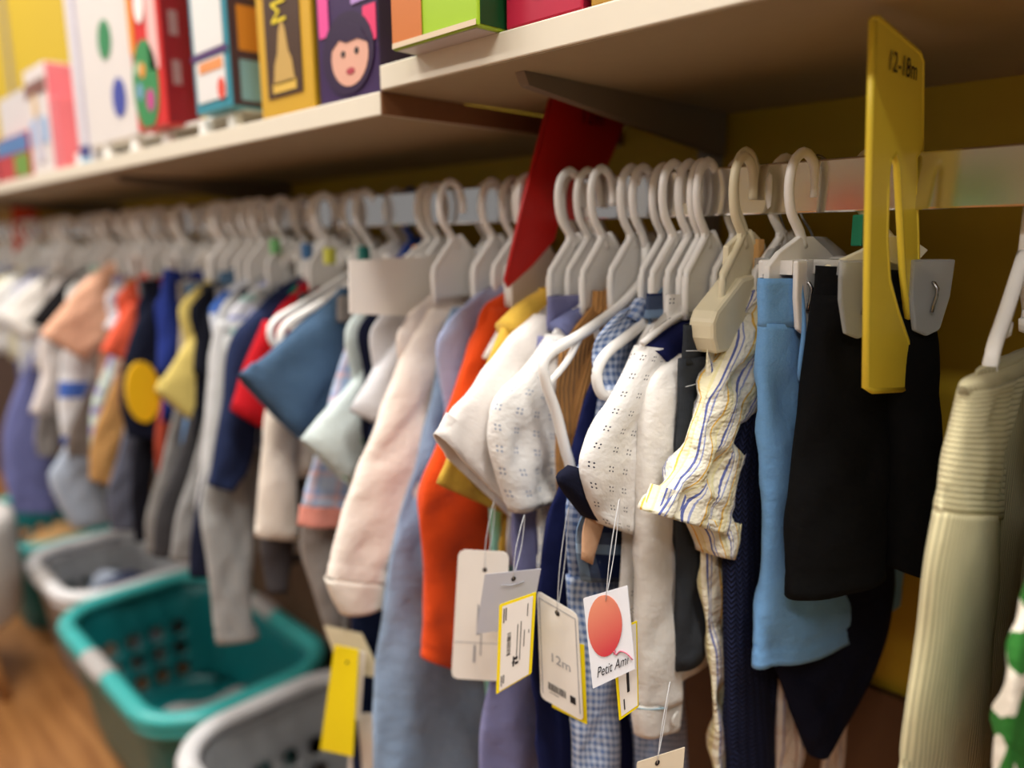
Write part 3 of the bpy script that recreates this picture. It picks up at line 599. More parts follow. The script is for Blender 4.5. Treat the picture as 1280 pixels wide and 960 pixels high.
far(-.545, 'white T-shirt with green leaf sprigs', c('green_sprig', rgb(206, 218, 216), 'sprig', rgb(96, 170, 120), p=.03, r=.22), [(478, 420, 515, 425), (440, 474, 505, 500), (374, 548, 436, 606)])
m = c('pastel_check', rgb(190, 206, 232), 'plaid', rgb(226, 190, 196), p=.03, c3=rgb(150, 176, 220))
g = far(-.572, 'pastel blue and pink checked dress with salmon hem', m, None, kind='kite_blue', sleeve=None, name='baby_dress', cat='dress',
    body=px(-.572, 0, [(452, 396, 520, 396, .004), (425, 450, 520, 450), (404, 520, 510, 520), (388, 590, 500, 590), (376, 634, 500, 640)]))
loft('hem_band', px(-.572, 0, [(375, 632, 501, 638), (371, 656, 500, 664)]), c('salmon_band', rgb(218, 140, 124)), g, .010, .005, .001, _seed[0], top='open')
farp(-.598, 'taupe cotton trousers below the checked dress', c('taupe', rgb(150, 142, 136)), [(440, 420, 480, 420), (400, 600, 450, 600), (376, 670, 440, 670), (392, 740, 432, 740), (410, 800, 440, 800)], hem=.62)
far(-.622, 'slate blue denim T-shirt with wide short sleeve', c('slate_denim', rgb(62, 86, 112), 'denim', rgb(82, 108, 136)), [(424, 358, 452, 372), (388, 392, 446, 425), (342, 432, 420, 495), (295, 466, 376, 550)], kind='tube', st=.017)
far(-.665, 'cream long sleeved top hanging under the denim T-shirt', c('cream_rib', rgb(226, 214, 200)), [(352, 420, 400, 420), (338, 480, 380, 490), (328, 550, 370, 550), (322, 610, 370, 612), (319, 670, 372, 672)], sleeve='long', name='long_sleeved_pullover', cat='pullover', kind='tube')
farp(-.69, 'dark grey leggings under the cream top', c('dark_grey', rgb(74, 70, 72)), [(360, 450, 400, 450), (340, 600, 378, 600), (330, 680, 366, 680), (335, 742, 360, 742)], hem=.62)
far(-.715, 'bright red T-shirt peeking under the denim sleeve', c('bright_red', rgb(186, 24, 34)), [(330, 400, 360, 405), (308, 450, 345, 470), (288, 512, 328, 536)])
far(-.74, 'navy top with green and red dots on the shoulder', c('navy_confetti', rgb(28, 32, 62), 'sprig', rgb(30, 130, 100), p=.022, r=.3, c3=rgb(176, 60, 80)), None, sleeve=None)
far(-.765, 'navy long sleeved sweatshirt beside the pale grey sleeve', c('navy_sweat', rgb(36, 46, 78)), [(318, 388, 345, 392), (288, 425, 335, 440), (276, 500, 325, 505), (265, 570, 312, 580), (260, 606, 290, 614)], sleeve='long', name='sweatshirt', cat='sweatshirt')
farp(-.80, 'grey footed leggings drooping into the teal basket', c('grey_jersey', rgb(158, 158, 156), 'marl', rgb(176, 176, 174)), [(280, 420, 325, 420), (262, 560, 320, 560), (250, 640, 318, 640), (258, 700, 316, 700), (266, 760, 312, 760), (272, 806, 324, 796)], hem=.66)
far(-.83, 'white shirt with lilac and mint stripes on the shoulder', c('lilac_stripe', rgb(222, 222, 232), 'stripes', p=.045, stops=[(0, rgb(224, 224, 232)), (.4, rgb(168, 172, 214)), (.55, rgb(224, 226, 230)), (.8, rgb(180, 214, 208))], vert=False), None)
far(-.865, 'pale grey long sleeved bodysuit with thin sleeve', c('pale_grey', rgb(190, 190, 190)), [(270, 400, 292, 400), (262, 450, 280, 455), (256, 530, 272, 530), (250, 600, 266, 600), (245, 660, 264, 660)], sleeve='long', name='bodysuit', cat='bodysuit')
far(-.90, 'royal blue and white T-shirt next to the pale yellow tee', c('royal_white', rgb(70, 110, 190), 'blotch', rgb(220, 225, 235), p=.04), None)
farp(-.93, 'grey jogging trousers with long leg', c('jogger_grey', rgb(140, 138, 136)), [(275, 420, 300, 420), (248, 560, 280, 560), (222, 640, 266, 640), (212, 700, 252, 700)], hem=.58)
far(-.965, 'black T-shirt with blue neck trim', c('soft_black', rgb(20, 22, 32)), None, collar=c('steel_trim', rgb(90, 120, 150)))
far(-1.00, 'pale yellow T-shirt with pointed short sleeve', c('pale_yellow', rgb(214, 192, 108)), [(250, 398, 280, 402), (222, 444, 276, 478), (192, 486, 262, 546)])
farp(-1.035, 'mid blue denim shorts below the yellow tee', c('mid_denim', rgb(84, 122, 168), 'denim', rgb(108, 146, 190)), [(250, 420, 280, 420), (232, 520, 268, 520), (222, 620, 256, 620)], hem=.78)
farp(-1.07, 'beige twill trousers with narrow hanging strap', c('beige_twill', rgb(178, 166, 148)), [(228, 350, 248, 350), (224, 420, 240, 420), (222, 450, 236, 450)], hem=.86)
far(-1.105, 'royal blue long sleeved top with straight sleeve', c('royal_blue', rgb(38, 54, 128)), [(205, 335, 226, 340), (199, 380, 228, 385), (197, 430, 224, 430), (196, 465, 216, 470)], sleeve='long', name='long_sleeved_pullover', cat='pullover')
farp(-1.14, 'terracotta red leggings beside the navy spot top', c('terracotta', rgb(170, 72, 52)), [(215, 430, 240, 430), (196, 530, 222, 530), (194, 570, 222, 570), (200, 604, 224, 600)], hem=.74)
m = c('ink_navy', rgb(22, 26, 44))
X = -1.18
g = far(-1.18, 'ink navy top with a big yellow spot', m, [(196, 366, 218, 370), (172, 398, 214, 405), (154, 450, 212, 450), (149, 505, 212, 505), (158, 545, 208, 550)], sleeve='long', name='long_sleeved_pullover', cat='pullover')
q0 = plane_sz(-1.18, 0, 173, 488); q1 = plane_sz(-1.18, 0, 194, 488); q2 = plane_sz(-1.18, 0, 173, 450)
prism('yellow_spot', ellipse(0, 0, abs(q1[0] - q0[0]), abs(q2[1] - q0[1]), 28), .017, .024, lambda u, v, d: L3(q0[0] + u, d, q0[1] + v), c('sun_yellow', rgb(240, 186, 16)), g)
farp(-1.215, 'black narrow leggings below the navy spot top', c('leggings_black', rgb(22, 22, 30)), [(195, 430, 215, 430), (168, 560, 196, 560), (164, 620, 188, 620), (170, 678, 190, 672)], hem=.60)
farp(-1.25, 'silver grey joggers with white cuff', c('silver_grey', rgb(164, 164, 166)), [(185, 430, 205, 430), (150, 560, 190, 560), (156, 600, 182, 600)], hem=.66)
farp(-.845, 'midnight navy joggers behind the grey footed leggings', c('midnight', rgb(30, 34, 54)), [(290, 430, 318, 430), (262, 560, 300, 560), (240, 660, 290, 660), (236, 720, 280, 720)], hem=.56)
farp(-.985, 'charcoal grey cord trousers below the pale yellow tee', c('charcoal_cord', rgb(70, 68, 70), 'pleat', p=.005), [(262, 430, 290, 430), (226, 560, 262, 560), (196, 640, 246, 640), (192, 696, 240, 696)], hem=.54)
farp(-1.06, 'stone grey leggings between the denim shorts and beige twill', c('stone_grey', rgb(128, 124, 120)), [(240, 430, 262, 430), (206, 560, 240, 560), (184, 640, 226, 640), (182, 690, 222, 690)], hem=.54)
farp(-1.235, 'dim slate trousers under the coral tee', c('dim_slate', rgb(92, 94, 108)), [(190, 430, 212, 430), (150, 560, 186, 560), (134, 620, 172, 620), (138, 662, 170, 662)], hem=.56)
farp(-1.45, 'mushroom brown trousers under the block striped romper', c('mushroom', rgb(112, 100, 92)), [(130, 440, 158, 440), (86, 540, 128, 540), (84, 570, 124, 570)], hem=.62)
far(-1.28, 'coral red T-shirt with small sleeve', c('coral', rgb(232, 96, 66)), [(160, 378, 176, 382), (140, 410, 172, 420), (124, 440, 160, 452)])
farp(-1.31, 'caramel brown trousers with short legs', c('caramel', rgb(186, 140, 84)), [(160, 430, 180, 430), (118, 540, 158, 540), (112, 600, 156, 612)], hem=.70)
far(-1.34, 'grey and lilac floral print blouse behind the coral tee', c('grey_floral', rgb(206, 204, 208), 'sprig', rgb(130, 130, 160), p=.025, r=.4), [(165, 350, 186, 355), (146, 385, 180, 395), (128, 410, 165, 420)])
farp(-1.38, 'pale mint patterned shorts with pink piping', c('mint_pink', rgb(200, 214, 206), 'blotch', rgb(150, 140, 190), p=.03), [(140, 440, 170, 440), (116, 500, 150, 500), (112, 560, 140, 560)], hem=.76)
far(-1.42, 'peach pink T-shirt with broad short sleeve', c('peach', rgb(224, 172, 142)), [(140, 326, 186, 330), (104, 352, 168, 376), (76, 385, 140, 415), (48, 418, 106, 450)], st=.02, dens=.01)
far(-1.47, 'blue and white block striped romper under the peach tee', c('blue_block', rgb(216, 218, 224), 'stripes', p=.11, stops=[(0, rgb(222, 222, 224)), (.42, rgb(70, 104, 184)), (.72, rgb(224, 222, 222))], vert=False), None, sleeve=None, name='baby_romper', cat='romper',
    body=px(-1.47, 0, [(120, 380, 180, 380, .004), (82, 430, 160, 430), (72, 500, 150, 500), (76, 556, 146, 556)]))
farp(-1.52, 'pale blue grey trousers with wide folded leg', c('pale_blue_grey', rgb(172, 182, 198)), [(120, 440, 150, 440), (80, 560, 140, 560), (60, 600, 130, 610), (90, 660, 150, 650)], hem=.58, t=.014)
far(-1.58, 'white T-shirt with mint collar beside the peach tee', c('white_mint', rgb(224, 222, 216)), None, collar=c('mint_trim', rgb(168, 212, 194)))
far(-1.64, 'black T-shirt with dark pointed sleeve at far left', c('far_black', rgb(28, 26, 28)), [(84, 348, 100, 352), (60, 372, 92, 390), (36, 402, 72, 416)])
far(-1.70, 'white long sleeved top with bent sleeve under the black tee', c('soft_white', rgb(222, 212, 206)), [(70, 380, 90, 385), (48, 430, 82, 436), (50, 470, 84, 480), (36, 515, 66, 520)], sleeve='long', name='long_sleeved_pullover', cat='pullover')
farp(-1.76, 'ash grey trousers at far left', c('ash_grey', rgb(132, 126, 122)), [(60, 440, 90, 440), (44, 540, 76, 540), (48, 570, 74, 570)], hem=.72)
far(-1.82, 'white shirt with a tan neck trim at far left', c('warm_white', rgb(228, 222, 214)), None, collar=c('tan_trim', rgb(196, 160, 130)), hem=.74)
far(-1.90, 'white T-shirt with grey smudged print at far left', c('white_smudge', rgb(222, 222, 220), 'blotch', rgb(190, 190, 205), p=.05), None)
farp(-1.97, 'long violet blue trousers hanging at far left', c('violet_blue', rgb(104, 108, 158)), [(40, 440, 74, 440), (8, 520, 64, 520), (4, 590, 66, 590), (18, 640, 74, 640)], hem=.50, t=.02)
far(-2.04, 'white cotton shirt beside the violet trousers', c('cotton_white', rgb(226, 224, 220)), None, hem=.72)
far(-2.12, 'pale lemon and white T-shirt at far left', c('lemon_white', rgb(226, 220, 190)), None)
farp(-2.20, 'periwinkle trousers at the left edge of the frame', c('periwinkle', rgb(96, 104, 150)), None, hem=.48, t=.02)
far(-2.28, 'off-white shirt near the left edge of the frame', c('off_white', rgb(222, 218, 212)), None)
far(-2.36, 'light blue shirt near the left edge of the frame', c('far_light_blue', rgb(176, 192, 220)), None)
far(-2.45, 'white vest near the left edge of the frame', c('vest_white', rgb(226, 222, 218)), None, name='baby_vest', cat='vest')
# more hangers squeezed between the others
ROW.sort(key=lambda q: -q[0])
for k_, ((xa, wa), (xb, wb_)) in enumerate(zip(ROW[:-1], ROW[1:])):
    if xa > -.139 or xa - xb < .013 or -.60 < (xa + xb) / 2 < -.45: continue
    sh = lambda t: ' '.join(t.split()[:3])
    hang('kite_plain', (xa + xb) / 2, 'white plastic hanger squeezed between the %s and the %s clothes' % (sh(wa), sh(wb_)), 'hangers along the chrome rail', D(RNG.uniform(-2, 2)), 0, D(RNG.uniform(-2, 2)))
# white printed card hanging behind the cream blouse
def card_hanger():
    x = -.478
    a, b, c_, d_ = [plane_sz(x, 0, *p) for p in ((436, 326), (580, 346), (576, 398), (437, 392))]
    g = empty('header_card', (x, 0, 0)); tag(g, 'white cardboard header card with yellow and grey print on the rail', 'card')
    prism('card', [a, (-.004, 1.078), b, c_, d_], -.0008, .0008, lambda u, v, q: L3(u, q, v), CARD_W, g)
    pr = plain('print_yellow', rgb(226, 206, 120), .6)
    for cu, cv, r in ((-.06, 1.035, .013), (-.075, 1.022, .008), (-.045, 1.025, .007)): prism('printed_shape', ellipse(cu, cv, r, r * .9, 14), .0008, .0011, lambda u, v, q: L3(u, q, v), pr, g)
    boxes_ = []
    for z in (1.05, 1.042, 1.034): boxes_.append((.0008, .0011, -.03, -.012, z, z + .004))
    boxes('print_lines', boxes_, INK_G, g)
    tube('hook', [L3(s, 0, z) for s, z in [(-.004, 1.078)] + HOOK[1:]], .002, WHITE_PL, g, 6)
card_hanger()
# ------------------------------------------------------------------ size dividers on the rail
def divider(x, m, label, txt, ink, pts, tilt=0, yaw=0):
    g = empty('size_divider', (x, 0, RAILZ + .019), -yaw); tag(g, label, 'divider')
    z0 = RAILZ + .019
    o = prism('blade', [(s, z - z0) for s, z in pts], -.0016, .0016, lambda u, v, d: L3(u, d, v), m, g, .0007)
    n = len(pts)
    rim = [L3(s, 0, z - z0) for s, z in pts]
    tube('rim', rim, .0024, m, g, 6, closed=True, steps=1)
    g.rotation_euler = (tilt, 0, -yaw)
    return g
def blade_outline():
    # top tab, slot over the rail, long front tongue and short rear tongue
    o = [(.082, 1.150), (.082, 1.212), (.078, 1.217), (.010, 1.217), (-.006, 1.209), (-.006, 1.152)]
    return o
YEL = plain('divider_yellow', rgb(255, 226, 70), .35); RED = plain('divider_red', rgb(196, 26, 22), .4)
def P0(x, yaw, lst): return [plane_sz(x, yaw, *p) for p in lst]
X = .004
pts = P0(X, 0, [(1091, 26), (1096, 24), (1148, 68), (1151, 78), (1150, 188), (1143, 196), (1143, 240), (1145, 300), (1146, 390), (1141, 399), (1134, 396), (1128, 340), (1124, 262), (1121, 205), (1117, 192), (1110, 200), (1107, 240), (1106, 300), (1109, 350), (1120, 390), (1134, 430), (1141, 470), (1139, 486), (1090, 488), (1082, 484), (1084, 330), (1087, 180)])
g = divider(X, YEL, 'yellow plastic size divider printed 12-18m on the rail', '', INK, pts)
z0 = RAILZ + .019
ca = plane_sz(X, 0, 1124, 84)
text('printed_size', '12-18m', .0165, lambda u, v, d: L3(ca[0] - u * .98, .0026, ca[1] - z0 + v), INK, g)
X = -.318
pr = P0(X, 0, [(694, 102), (700, 99), (782, 126), (787, 133), (755, 212), (735, 262), (720, 214), (712, 214), (690, 300), (664, 330), (634, 357), (632, 350), (655, 250)])
g = divider(X, RED, 'tall red plastic size divider tilted on the rail', '', INK, pr)
cb = plane_sz(X, 0, 738, 148)
text('printed_size', '12m', .020, lambda u, v, d: L3(cb[0] - u, .0026, cb[1] - z0 + v), plain('ink_maroon', rgb(70, 14, 14), .7), g)
X = -2.16
g = divider(X, plain('divider_orange_red', rgb(214, 62, 22), .4), 'orange red size divider standing at the far left of the rail', '', INK, [(.06, 1.03), (.05, 1.19), (.045, 1.195), (.0, 1.195), (-.004, 1.15), (.006, 1.15), (.02, 1.10), (.045, 1.03)])
o = tag(box('wall_panel', -2.21, -2.202, .012, .188, .9, 1.2, plain('panel_yellow', rgb(226, 184, 30), .5), None, .002), 'yellow partition panel standing off the wall at far left', 'panel')  # added panel; its brighter yellow stands for a lit patch of wall
# small size markers clipped to hooks
def marker(x, s, z, m, label, txt=None, w=.011, h=.02, dpt=.006, yaw=0):
    g = empty('size_marker', (x, 0, 0), -yaw); tag(g, label, 'size marker', 'size markers on hanger hooks')
    prism('cube', [(s - w / 2, z - h / 2), (s + w / 2, z - h / 2), (s + w / 2, z + h / 2), (s - w / 2, z + h / 2)], -dpt, dpt, lambda u, v, d: L3(u, d, v), m, g, .001)
    if txt: text('printed_letter', txt, h * .62, lambda u, v, d: L3(s - u, dpt + .0003, z + v), CARD_W, g)
GRN = plain('marker_green', rgb(22, 120, 84), .4)
q = plane_sz(-.030, D(23), 1080, 288); marker(-.030, q[0] - .001, q[1], GRN, 'green size marker with white letter beside the yellow divider', 'M', .016, .022, .005, D(23))
q = plane_sz(-.107, 0, 947, 320); marker(-.107, q[0], q[1], plain('marker_tan', rgb(226, 176, 110), .5), 'tan orange size marker on the ivory hanger neck', None, .010, .026, .003)
q = plane_sz(-.53, 0, 524, 318); marker(-.53, q[0], q[1], plain('marker_orange', rgb(232, 148, 40), .5), 'orange size marker above the white card')
q = plane_sz(-.80, 0, 344, 308); marker(-.80, q[0], q[1], plain('marker_lime', rgb(120, 190, 120), .5), 'light green size marker on a far hook')
q = plane_sz(-.72, 0, 384, 314); marker(-.72, q[0], q[1], plain('marker_blue', rgb(60, 110, 160), .5), 'blue size marker on a far hook')
q = plane_sz(-.66, 0, 412, 320); marker(-.66, q[0], q[1], plain('marker_yellow', rgb(214, 214, 80), .5), 'lemon yellow size marker on a far hook')
q = plane_sz(-.60, 0, 455, 318); marker(-.60, q[0], q[1], plain('marker_teal', rgb(20, 110, 100), .5), 'dark teal size marker beside the white card')
# ------------------------------------------------------------------ hang tags
def tagcard(name, label, corners, ss, m, th=.0007, group='paper hang tags', cut=None, rr=.06):
    """corners TL TR BR BL in the photo, ss their distances in front of the rail"""
    P = [atY(p[0], p[1], -s) for p, s in zip(corners, ss)]
    P = [np.array(p) for p in P]
    nrm = np.cross(P[1] - P[0], P[3] - P[0]); nrm /= np.linalg.norm(nrm)
    if np.dot(nrm, CAM - P[0]) < 0: nrm = -nrm
    def fn(u, v, d): return tuple((P[0] * (1 - u) + P[1] * u) * (1 - v) + (P[3] * (1 - u) + P[2] * u) * v + nrm * d)
    o0 = sum(P) / 4
    g = empty(name, tuple(o0)); tag(g, label, 'tag', group)
    loc = lambda u, v, d=0: tuple(np.array(fn(u, v, d)) - o0)
    w_ = np.linalg.norm(P[1] - P[0]); h_ = np.linalg.norm(P[3] - P[0]); as_ = w_ / h_
    poly = cut or [(u, v) for u, v in [(rr, 0), (1 - rr, 0), (1 - rr * .3, rr * as_ * .3), (1, rr * as_), (1, 1 - rr * as_), (1 - rr * .3, 1 - rr * as_ * .3), (1 - rr, 1), (rr, 1), (rr * .3, 1 - rr * as_ * .3), (0, 1 - rr * as_), (0, rr * as_), (rr * .3, rr * as_ * .3)]]
    g = prism('card', poly, 0, -th, loc, m, g)
    return g, loc, w_, h_
def loopstr(g, loc, u, v, up, m=NYLON):
    a = np.array(loc(u, v, .0008))
    tube('loop', [a, a + (.003, 0, up * .5), a + (.001, .012, up), a + (-.002, .012, up * .5), a + (-.0005, .001, .001)], .00032, m, g, 5)
def hole(g, loc, u, v, w_, h_): prism('eyelet', ellipse(u, v, .0022 / w_, .0022 / h_, 12), .0002, .0004, loc, INK, g)
def lines(name, g, loc, rects, m, d=.0004):
    v, f = [], []
    for u0, v0, u1, v1 in rects:
        k = len(v); v += [loc(u0, v0, d), loc(u1, v0, d), loc(u1, v1, d), loc(u0, v1, d)]; f.append((k, k + 3, k + 2, k + 1))
    return obj(name, v, f, m, g)
rb = random.Random(2)
def barcode(g, loc, u0, v0, u1, v1, vert=False, n=16):
    r = []; t = 0
    while t < 1:
        wd = rb.choice((.02, .035, .05)); 
        if vert: r.append((u0, v0 + (v1 - v0) * t, u1, v0 + (v1 - v0) * min(1, t + wd)))
        else: r.append((u0 + (u1 - u0) * t, v0, u0 + (u1 - u0) * min(1, t + wd), v1))
        t += wd + rb.choice((.02, .04))
    lines('barcode', g, loc, r, INK)
PALE = plain('card_pale', rgb(236, 229, 220), .6); SILV = plain('card_silver', rgb(186, 186, 194), .4); BEI = plain('card_beige', rgb(196, 182, 150), .7)
# big white tag by the orange romper
g, lo, w_, h_ = tagcard('hang_tag', 'large white card tag with faint grey lettering beside orange romper', [(573, 687), (636, 690), (632, 852), (564, 848)], (.165, .15, .15, .165), PALE, rr=.12)
hole(g, lo, .55, .14, w_, h_); loopstr(g, lo, .55, .14, .06)
lines('printed_lines', g, lo, [(.44, .40, .50, .64), (.40, .72, .44, .86), (.52, .55, .545, .8)], INK_G)
lines('lower_band', g, lo, [(.02, .70, .98, .705)], INK_G)
# silver tag with yellow price label
g, lo, w_, h_ = tagcard('hang_tag', 'silver grey tag carrying a yellow edged price label', [(606, 718), (676, 711), (662, 785), (595, 792)], (.178, .165, .165, .178), SILV, rr=.01)
hole(g, lo, .55, .12, w_, h_); loopstr(g, lo, .55, .12, .05)
tube('paper_clip_mark', [lo(.35, .2, .001), lo(.55, .22, .001), lo(.75, .18, .001)], .0004, INK_G, g, 4)
g, lo, w_, h_ = tagcard('price_label', 'tilted yellow edged price label with barcode print', [(624, 756), (670, 740), (664, 842), (620, 868)], (.186, .178, .178, .186), CARD_Y, rr=.03)
lines('white_panel', g, lo, [(.10, .03, .93, .985)], CARD_W, .0003)
barcode(g, lo, .27, .36, .38, .62, True)
lines('printed_text', g, lo, [(.14, .06, .17, .22), (.2, .06, .23, .2), (.55, .3, .57, .72), (.64, .28, .66, .74), (.74, .4, .76, .6), (.8, .1, .82, .25), (.14, .82, .17, .94), (.2, .82, .23, .92), (.86, .42, .88, .46)], INK, .0005)
lines('printed_logo', g, lo, [(.46, .66, .5, .78), (.5, .68, .6, .71), (.52, .74, .62, .77), (.44, .72, .52, .74)], INK, .0005)
# 12m tag
g, lo, w_, h_ = tagcard('hang_tag', 'white tag printed 12m with barcode in front of the navy dress', [(671, 738), (722, 768), (729, 902), (676, 872)], (.155, .145, .145, .155), PALE, rr=.10)
hole(g, lo, .5, .1, w_, h_); loopstr(g, lo, .5, .1, .085)
text('printed_size', '12m', .011, lambda u, v, d: lo(.52 + u / w_, .55 - v / h_, .0005), INK_G, g)
barcode(g, lo, .2, .80, .62, .87); lines('printed_lines', g, lo, [(.72, .81, .85, .88), (.22, .89, .45, .895)], INK, .0004)
lines('border_line', g, lo, [(.05, .06, .07, .94), (.93, .06, .95, .94), (.05, .05, .95, .058)], INK_G)
g, lo, w_, h_ = tagcard('price_label', 'yellow price label stuck behind the 12m tag', [(690, 800), (730, 806), (734, 906), (690, 884)], (.150, .141, .141, .150), CARD_Y, rr=.03)
# balloon tag
g, lo, w_, h_ = tagcard('hang_tag', 'white brand tag with red balloon and handwritten lettering', [(729, 748), (784, 732), (794, 836), (741, 861)], (.185, .18, .18, .185), plain('card_bluewhite', rgb(238, 240, 246), .5), rr=.02)
k = NT('balloon_red'); tc = k.n('ShaderNodeTexCoord'); sp_ = k.n('ShaderNodeSeparateXYZ'); k.t.links.new(tc.outputs['Generated'], sp_.inputs[0])
k.put(k.b.inputs['Base Color'], k.ramp(k.M('ADD', k.M('MULTIPLY', sp_.outputs[2], -.8), k.M('MULTIPLY', sp_.outputs[0], .45)), [(0, rgb(200, 40, 66)), (.02, rgb(232, 150, 120))])); k.b.inputs['Roughness'].default_value = .5
rmp = [n for n in k.t.nodes if n.type == 'VALTORGB'][0].color_ramp; rmp.elements[0].position = 0; rmp.elements[1].position = 1
mm = [n for n in k.t.nodes if n.type == 'MATH' and n.operation == 'ADD'][0]; k.t.links.new(k.M('ADD', mm.outputs[0], .72), [n for n in k.t.nodes if n.type == 'VALTORGB'][0].inputs[0])
rmp.elements[0].color = rgb(236, 158, 124); rmp.elements[1].color = rgb(206, 44, 66)
prism('balloon_print', ellipse(.43, .37, .39, .345, 32), .0002, .0005, lo, k.m, g)
pink = plain('print_pink', rgb(196, 96, 116), .6)
tube('balloon_string', [lo(.58, .69, .0006), (lo(.62, .74, .0006)), lo(.72, .72, .0006), lo(.86, .78, .0006), lo(.97, .88, .0006)], .0005, pink, g, 4)
prism('balloon_knot', [(.56, .69), (.62, .69), (.60, .73), (.57, .73)], .0003, .0006, lo, pink, g)
text('printed_name', 'Petit Ami', .0105, lambda u, v, d: lo(.50 + u / w_, .855 - v / h_, .0006), INK, g, shear=.35, squash=.72)
hole(g, lo, .52, .10, w_, h_); loopstr(g, lo, .52, .10, .07)
g, lo, w_, h_ = tagcard('price_label', 'yellow edged price label tucked behind the balloon tag', [(764, 790), (796, 776), (798, 884), (774, 901)], (.168, .163, .163, .168), CARD_Y, rr=.03)
lines('white_panel', g, lo, [(.14, .02, .97, .97)], CARD_W, .0003); lines('printed_text', g, lo, [(.5, .5, .62, .75), (.3, .8, .36, .92)], INK, .0005)
g, lo, w_, h_ = tagcard('hang_tag', 'beige card tag cut off at the bottom edge', [(796, 953), (856, 934), (850, 1010), (792, 1020)], (.15, .14, .14, .15), plain('card_cream', rgb(226, 212, 186), .6), rr=.02)
hole(g, lo, .45, .12, w_, h_); loopstr(g, lo, .45, .12, .06)
g, lo, w_, h_ = tagcard('hang_tag', 'beige card tag behind the bright yellow sticker', [(405, 782), (452, 792), (478, 848), (425, 840)], (.150, .14, .14, .15), BEI, rr=.02)
loopstr(g, lo, .5, .1, .11)
g, lo, w_, h_ = tagcard('price_label', 'large bright yellow sticker tag at lower left of the chambray dress', [(418, 806), (448, 812), (441, 946), (400, 937)], (.165, .16, .16, .165), CARD_Y, rr=.02)
hole(g, lo, .6, .13, w_, h_)
g, lo, w_, h_ = tagcard('hang_tag', 'torn white paper tag beside the yellow sticker', [(444, 812), (456, 816), (450, 900), (440, 900)], (.157, .154, .154, .157), CARD_W, rr=.05)
g, lo, w_, h_ = tagcard('hang_tag', 'white tag hanging low beside the yellow sticker', [(440, 892), (468, 892), (466, 975), (434, 975)], (.14, .135, .135, .14), PALE, rr=.05)
# ------------------------------------------------------------------ laundry baskets
def basket(name, cx, m, rimm, label, hx=.305, hy=.172, H_=.28, cy=.0, grip=None, inner=None):
    g = empty(name, (cx, cy, 0)); tag(g, label, 'basket', 'laundry baskets on the floor')
    rc = .10
    def per(u, z):                                  # rounded rectangle, u in [0,1)
        k = .80 + .20 * z / H_; ax, ay = hx * k, hy * k; r = rc * k
        sx, sy = 2 * (ax - r), 2 * (ay - r); q = math.pi / 2 * r; tot = 2 * sx + 2 * sy + 4 * q; d = (u % 1) * tot
        segs = ((sx, 0), (q, 1), (sy, 2), (q, 3), (sx, 4), (q, 5), (sy, 6), (q, 7))
        for ln, i in segs:
            if d <= ln + 1e-9: break
            d -= ln
        if i == 0: return (-ax + r + d, -ay, z)
        if i == 2: return (ax, -ay + r + d, z)
        if i == 4: return (ax - r - d, ay, z)
        if i == 6: return (-ax, ay - r - d, z)
        c0 = {1: (ax - r, -ay + r, -90), 3: (ax - r, ay - r, 0), 5: (-ax + r, ay - r, 90), 7: (-ax + r, -ay + r, 180)}[i]
        an = math.radians(c0[2] + 90 * d / q); return (c0[0] + r * math.cos(an), c0[1] + r * math.sin(an), z)
    N, rows = 30, ((.03, .08), (.08, .13), (.13, .18), (.18, .262))
    v, f = [], []
    def add(u, z): v.append(per(u, z)); return len(v) - 1
    for i in range(N):
        for ri, (z0, z1) in enumerate(rows):
            u0, u1 = i / N, (i + 1) / N; out, inn = [], []; pm = per((u0 + u1) / 2, z1); ho = ri < 3 and abs(pm[0]) > hx * (.8 + .2 * z1 / H_) - .004
            for k in range(16):
                a = 2 * math.pi * k / 16 + math.pi / 4; ca, sa = math.cos(a), math.sin(a); mx = max(abs(ca), abs(sa))
                out.append(add((u0 + u1) / 2 + (u1 - u0) / 2 * ca / mx, (z0 + z1) / 2 + (z1 - z0) / 2 * sa / mx))
                if ho: inn.append(add((u0 + u1) / 2 + (u1 - u0) * .30 * ca, (z0 + z1) / 2 + (z1 - z0) * .34 * sa))
            if ho: f += [(out[k], out[(k + 1) % 16], inn[(k + 1) % 16], inn[k]) for k in range(16)]
            else: f.append(tuple(out))
    b = [add(i / 52, .03) for i in range(52)]; b0 = [add(i / 52, .004) for i in range(52)]
    f += [(b[i], b0[i], b0[(i + 1) % 52], b[(i + 1) % 52]) for i in range(52)] + [tuple(b0)]
    o = obj('tub', v, f, m, g, True)
    bm = bmesh.new(); bm.from_mesh(o.data); bmesh.ops.remove_doubles(bm, verts=bm.verts, dist=.0004); bmesh.ops.recalc_face_normals(bm, faces=bm.faces); bm.to_mesh(o.data); bm.free(); o.data.polygons.foreach_set('use_smooth', [True] * len(o.data.polygons)); o.data.set_sharp_from_angle(angle=.7); so = o.modifiers.new('thick', 'SOLIDIFY'); so.thickness = .003
    def rimsec(nm, off, rr, zz, mt):
        P = []
        for i in range(72):
            p = np.array(per(i / 72, H_ - .006)); P.append(p * (1 + off, 1 + off * 1.6, 1) + (0, 0, zz))
        return tube(nm, P, rr, mt, g, 10, flat=(.75, (0, 0, 1)), steps=1, closed=True)
    rimsec('rim', .01, .019, -.004, rimm); rimsec('lower_lip', .02, .012, -.026, rimm)
    for sg in (-1, 1):
        y = sg * (hy * 1.02)
        tube('grip', [(-.055, y, H_ - .010), (0, y * 1.005, H_ - .010), (.055, y, H_ - .010)], .0215, grip or rimm, g, 10, flat=(.85, (0, 0, 1)))
    prism('sticker', rrect(-.03, .12, .03, .235, .012), 0, .001, lambda u, q, d: (u + .14, -hy * (.8 + .2 * q / H_) - .0018 - d, q), plain('sticker_yellow', rgb(232, 196, 30), .5), g)
    return g
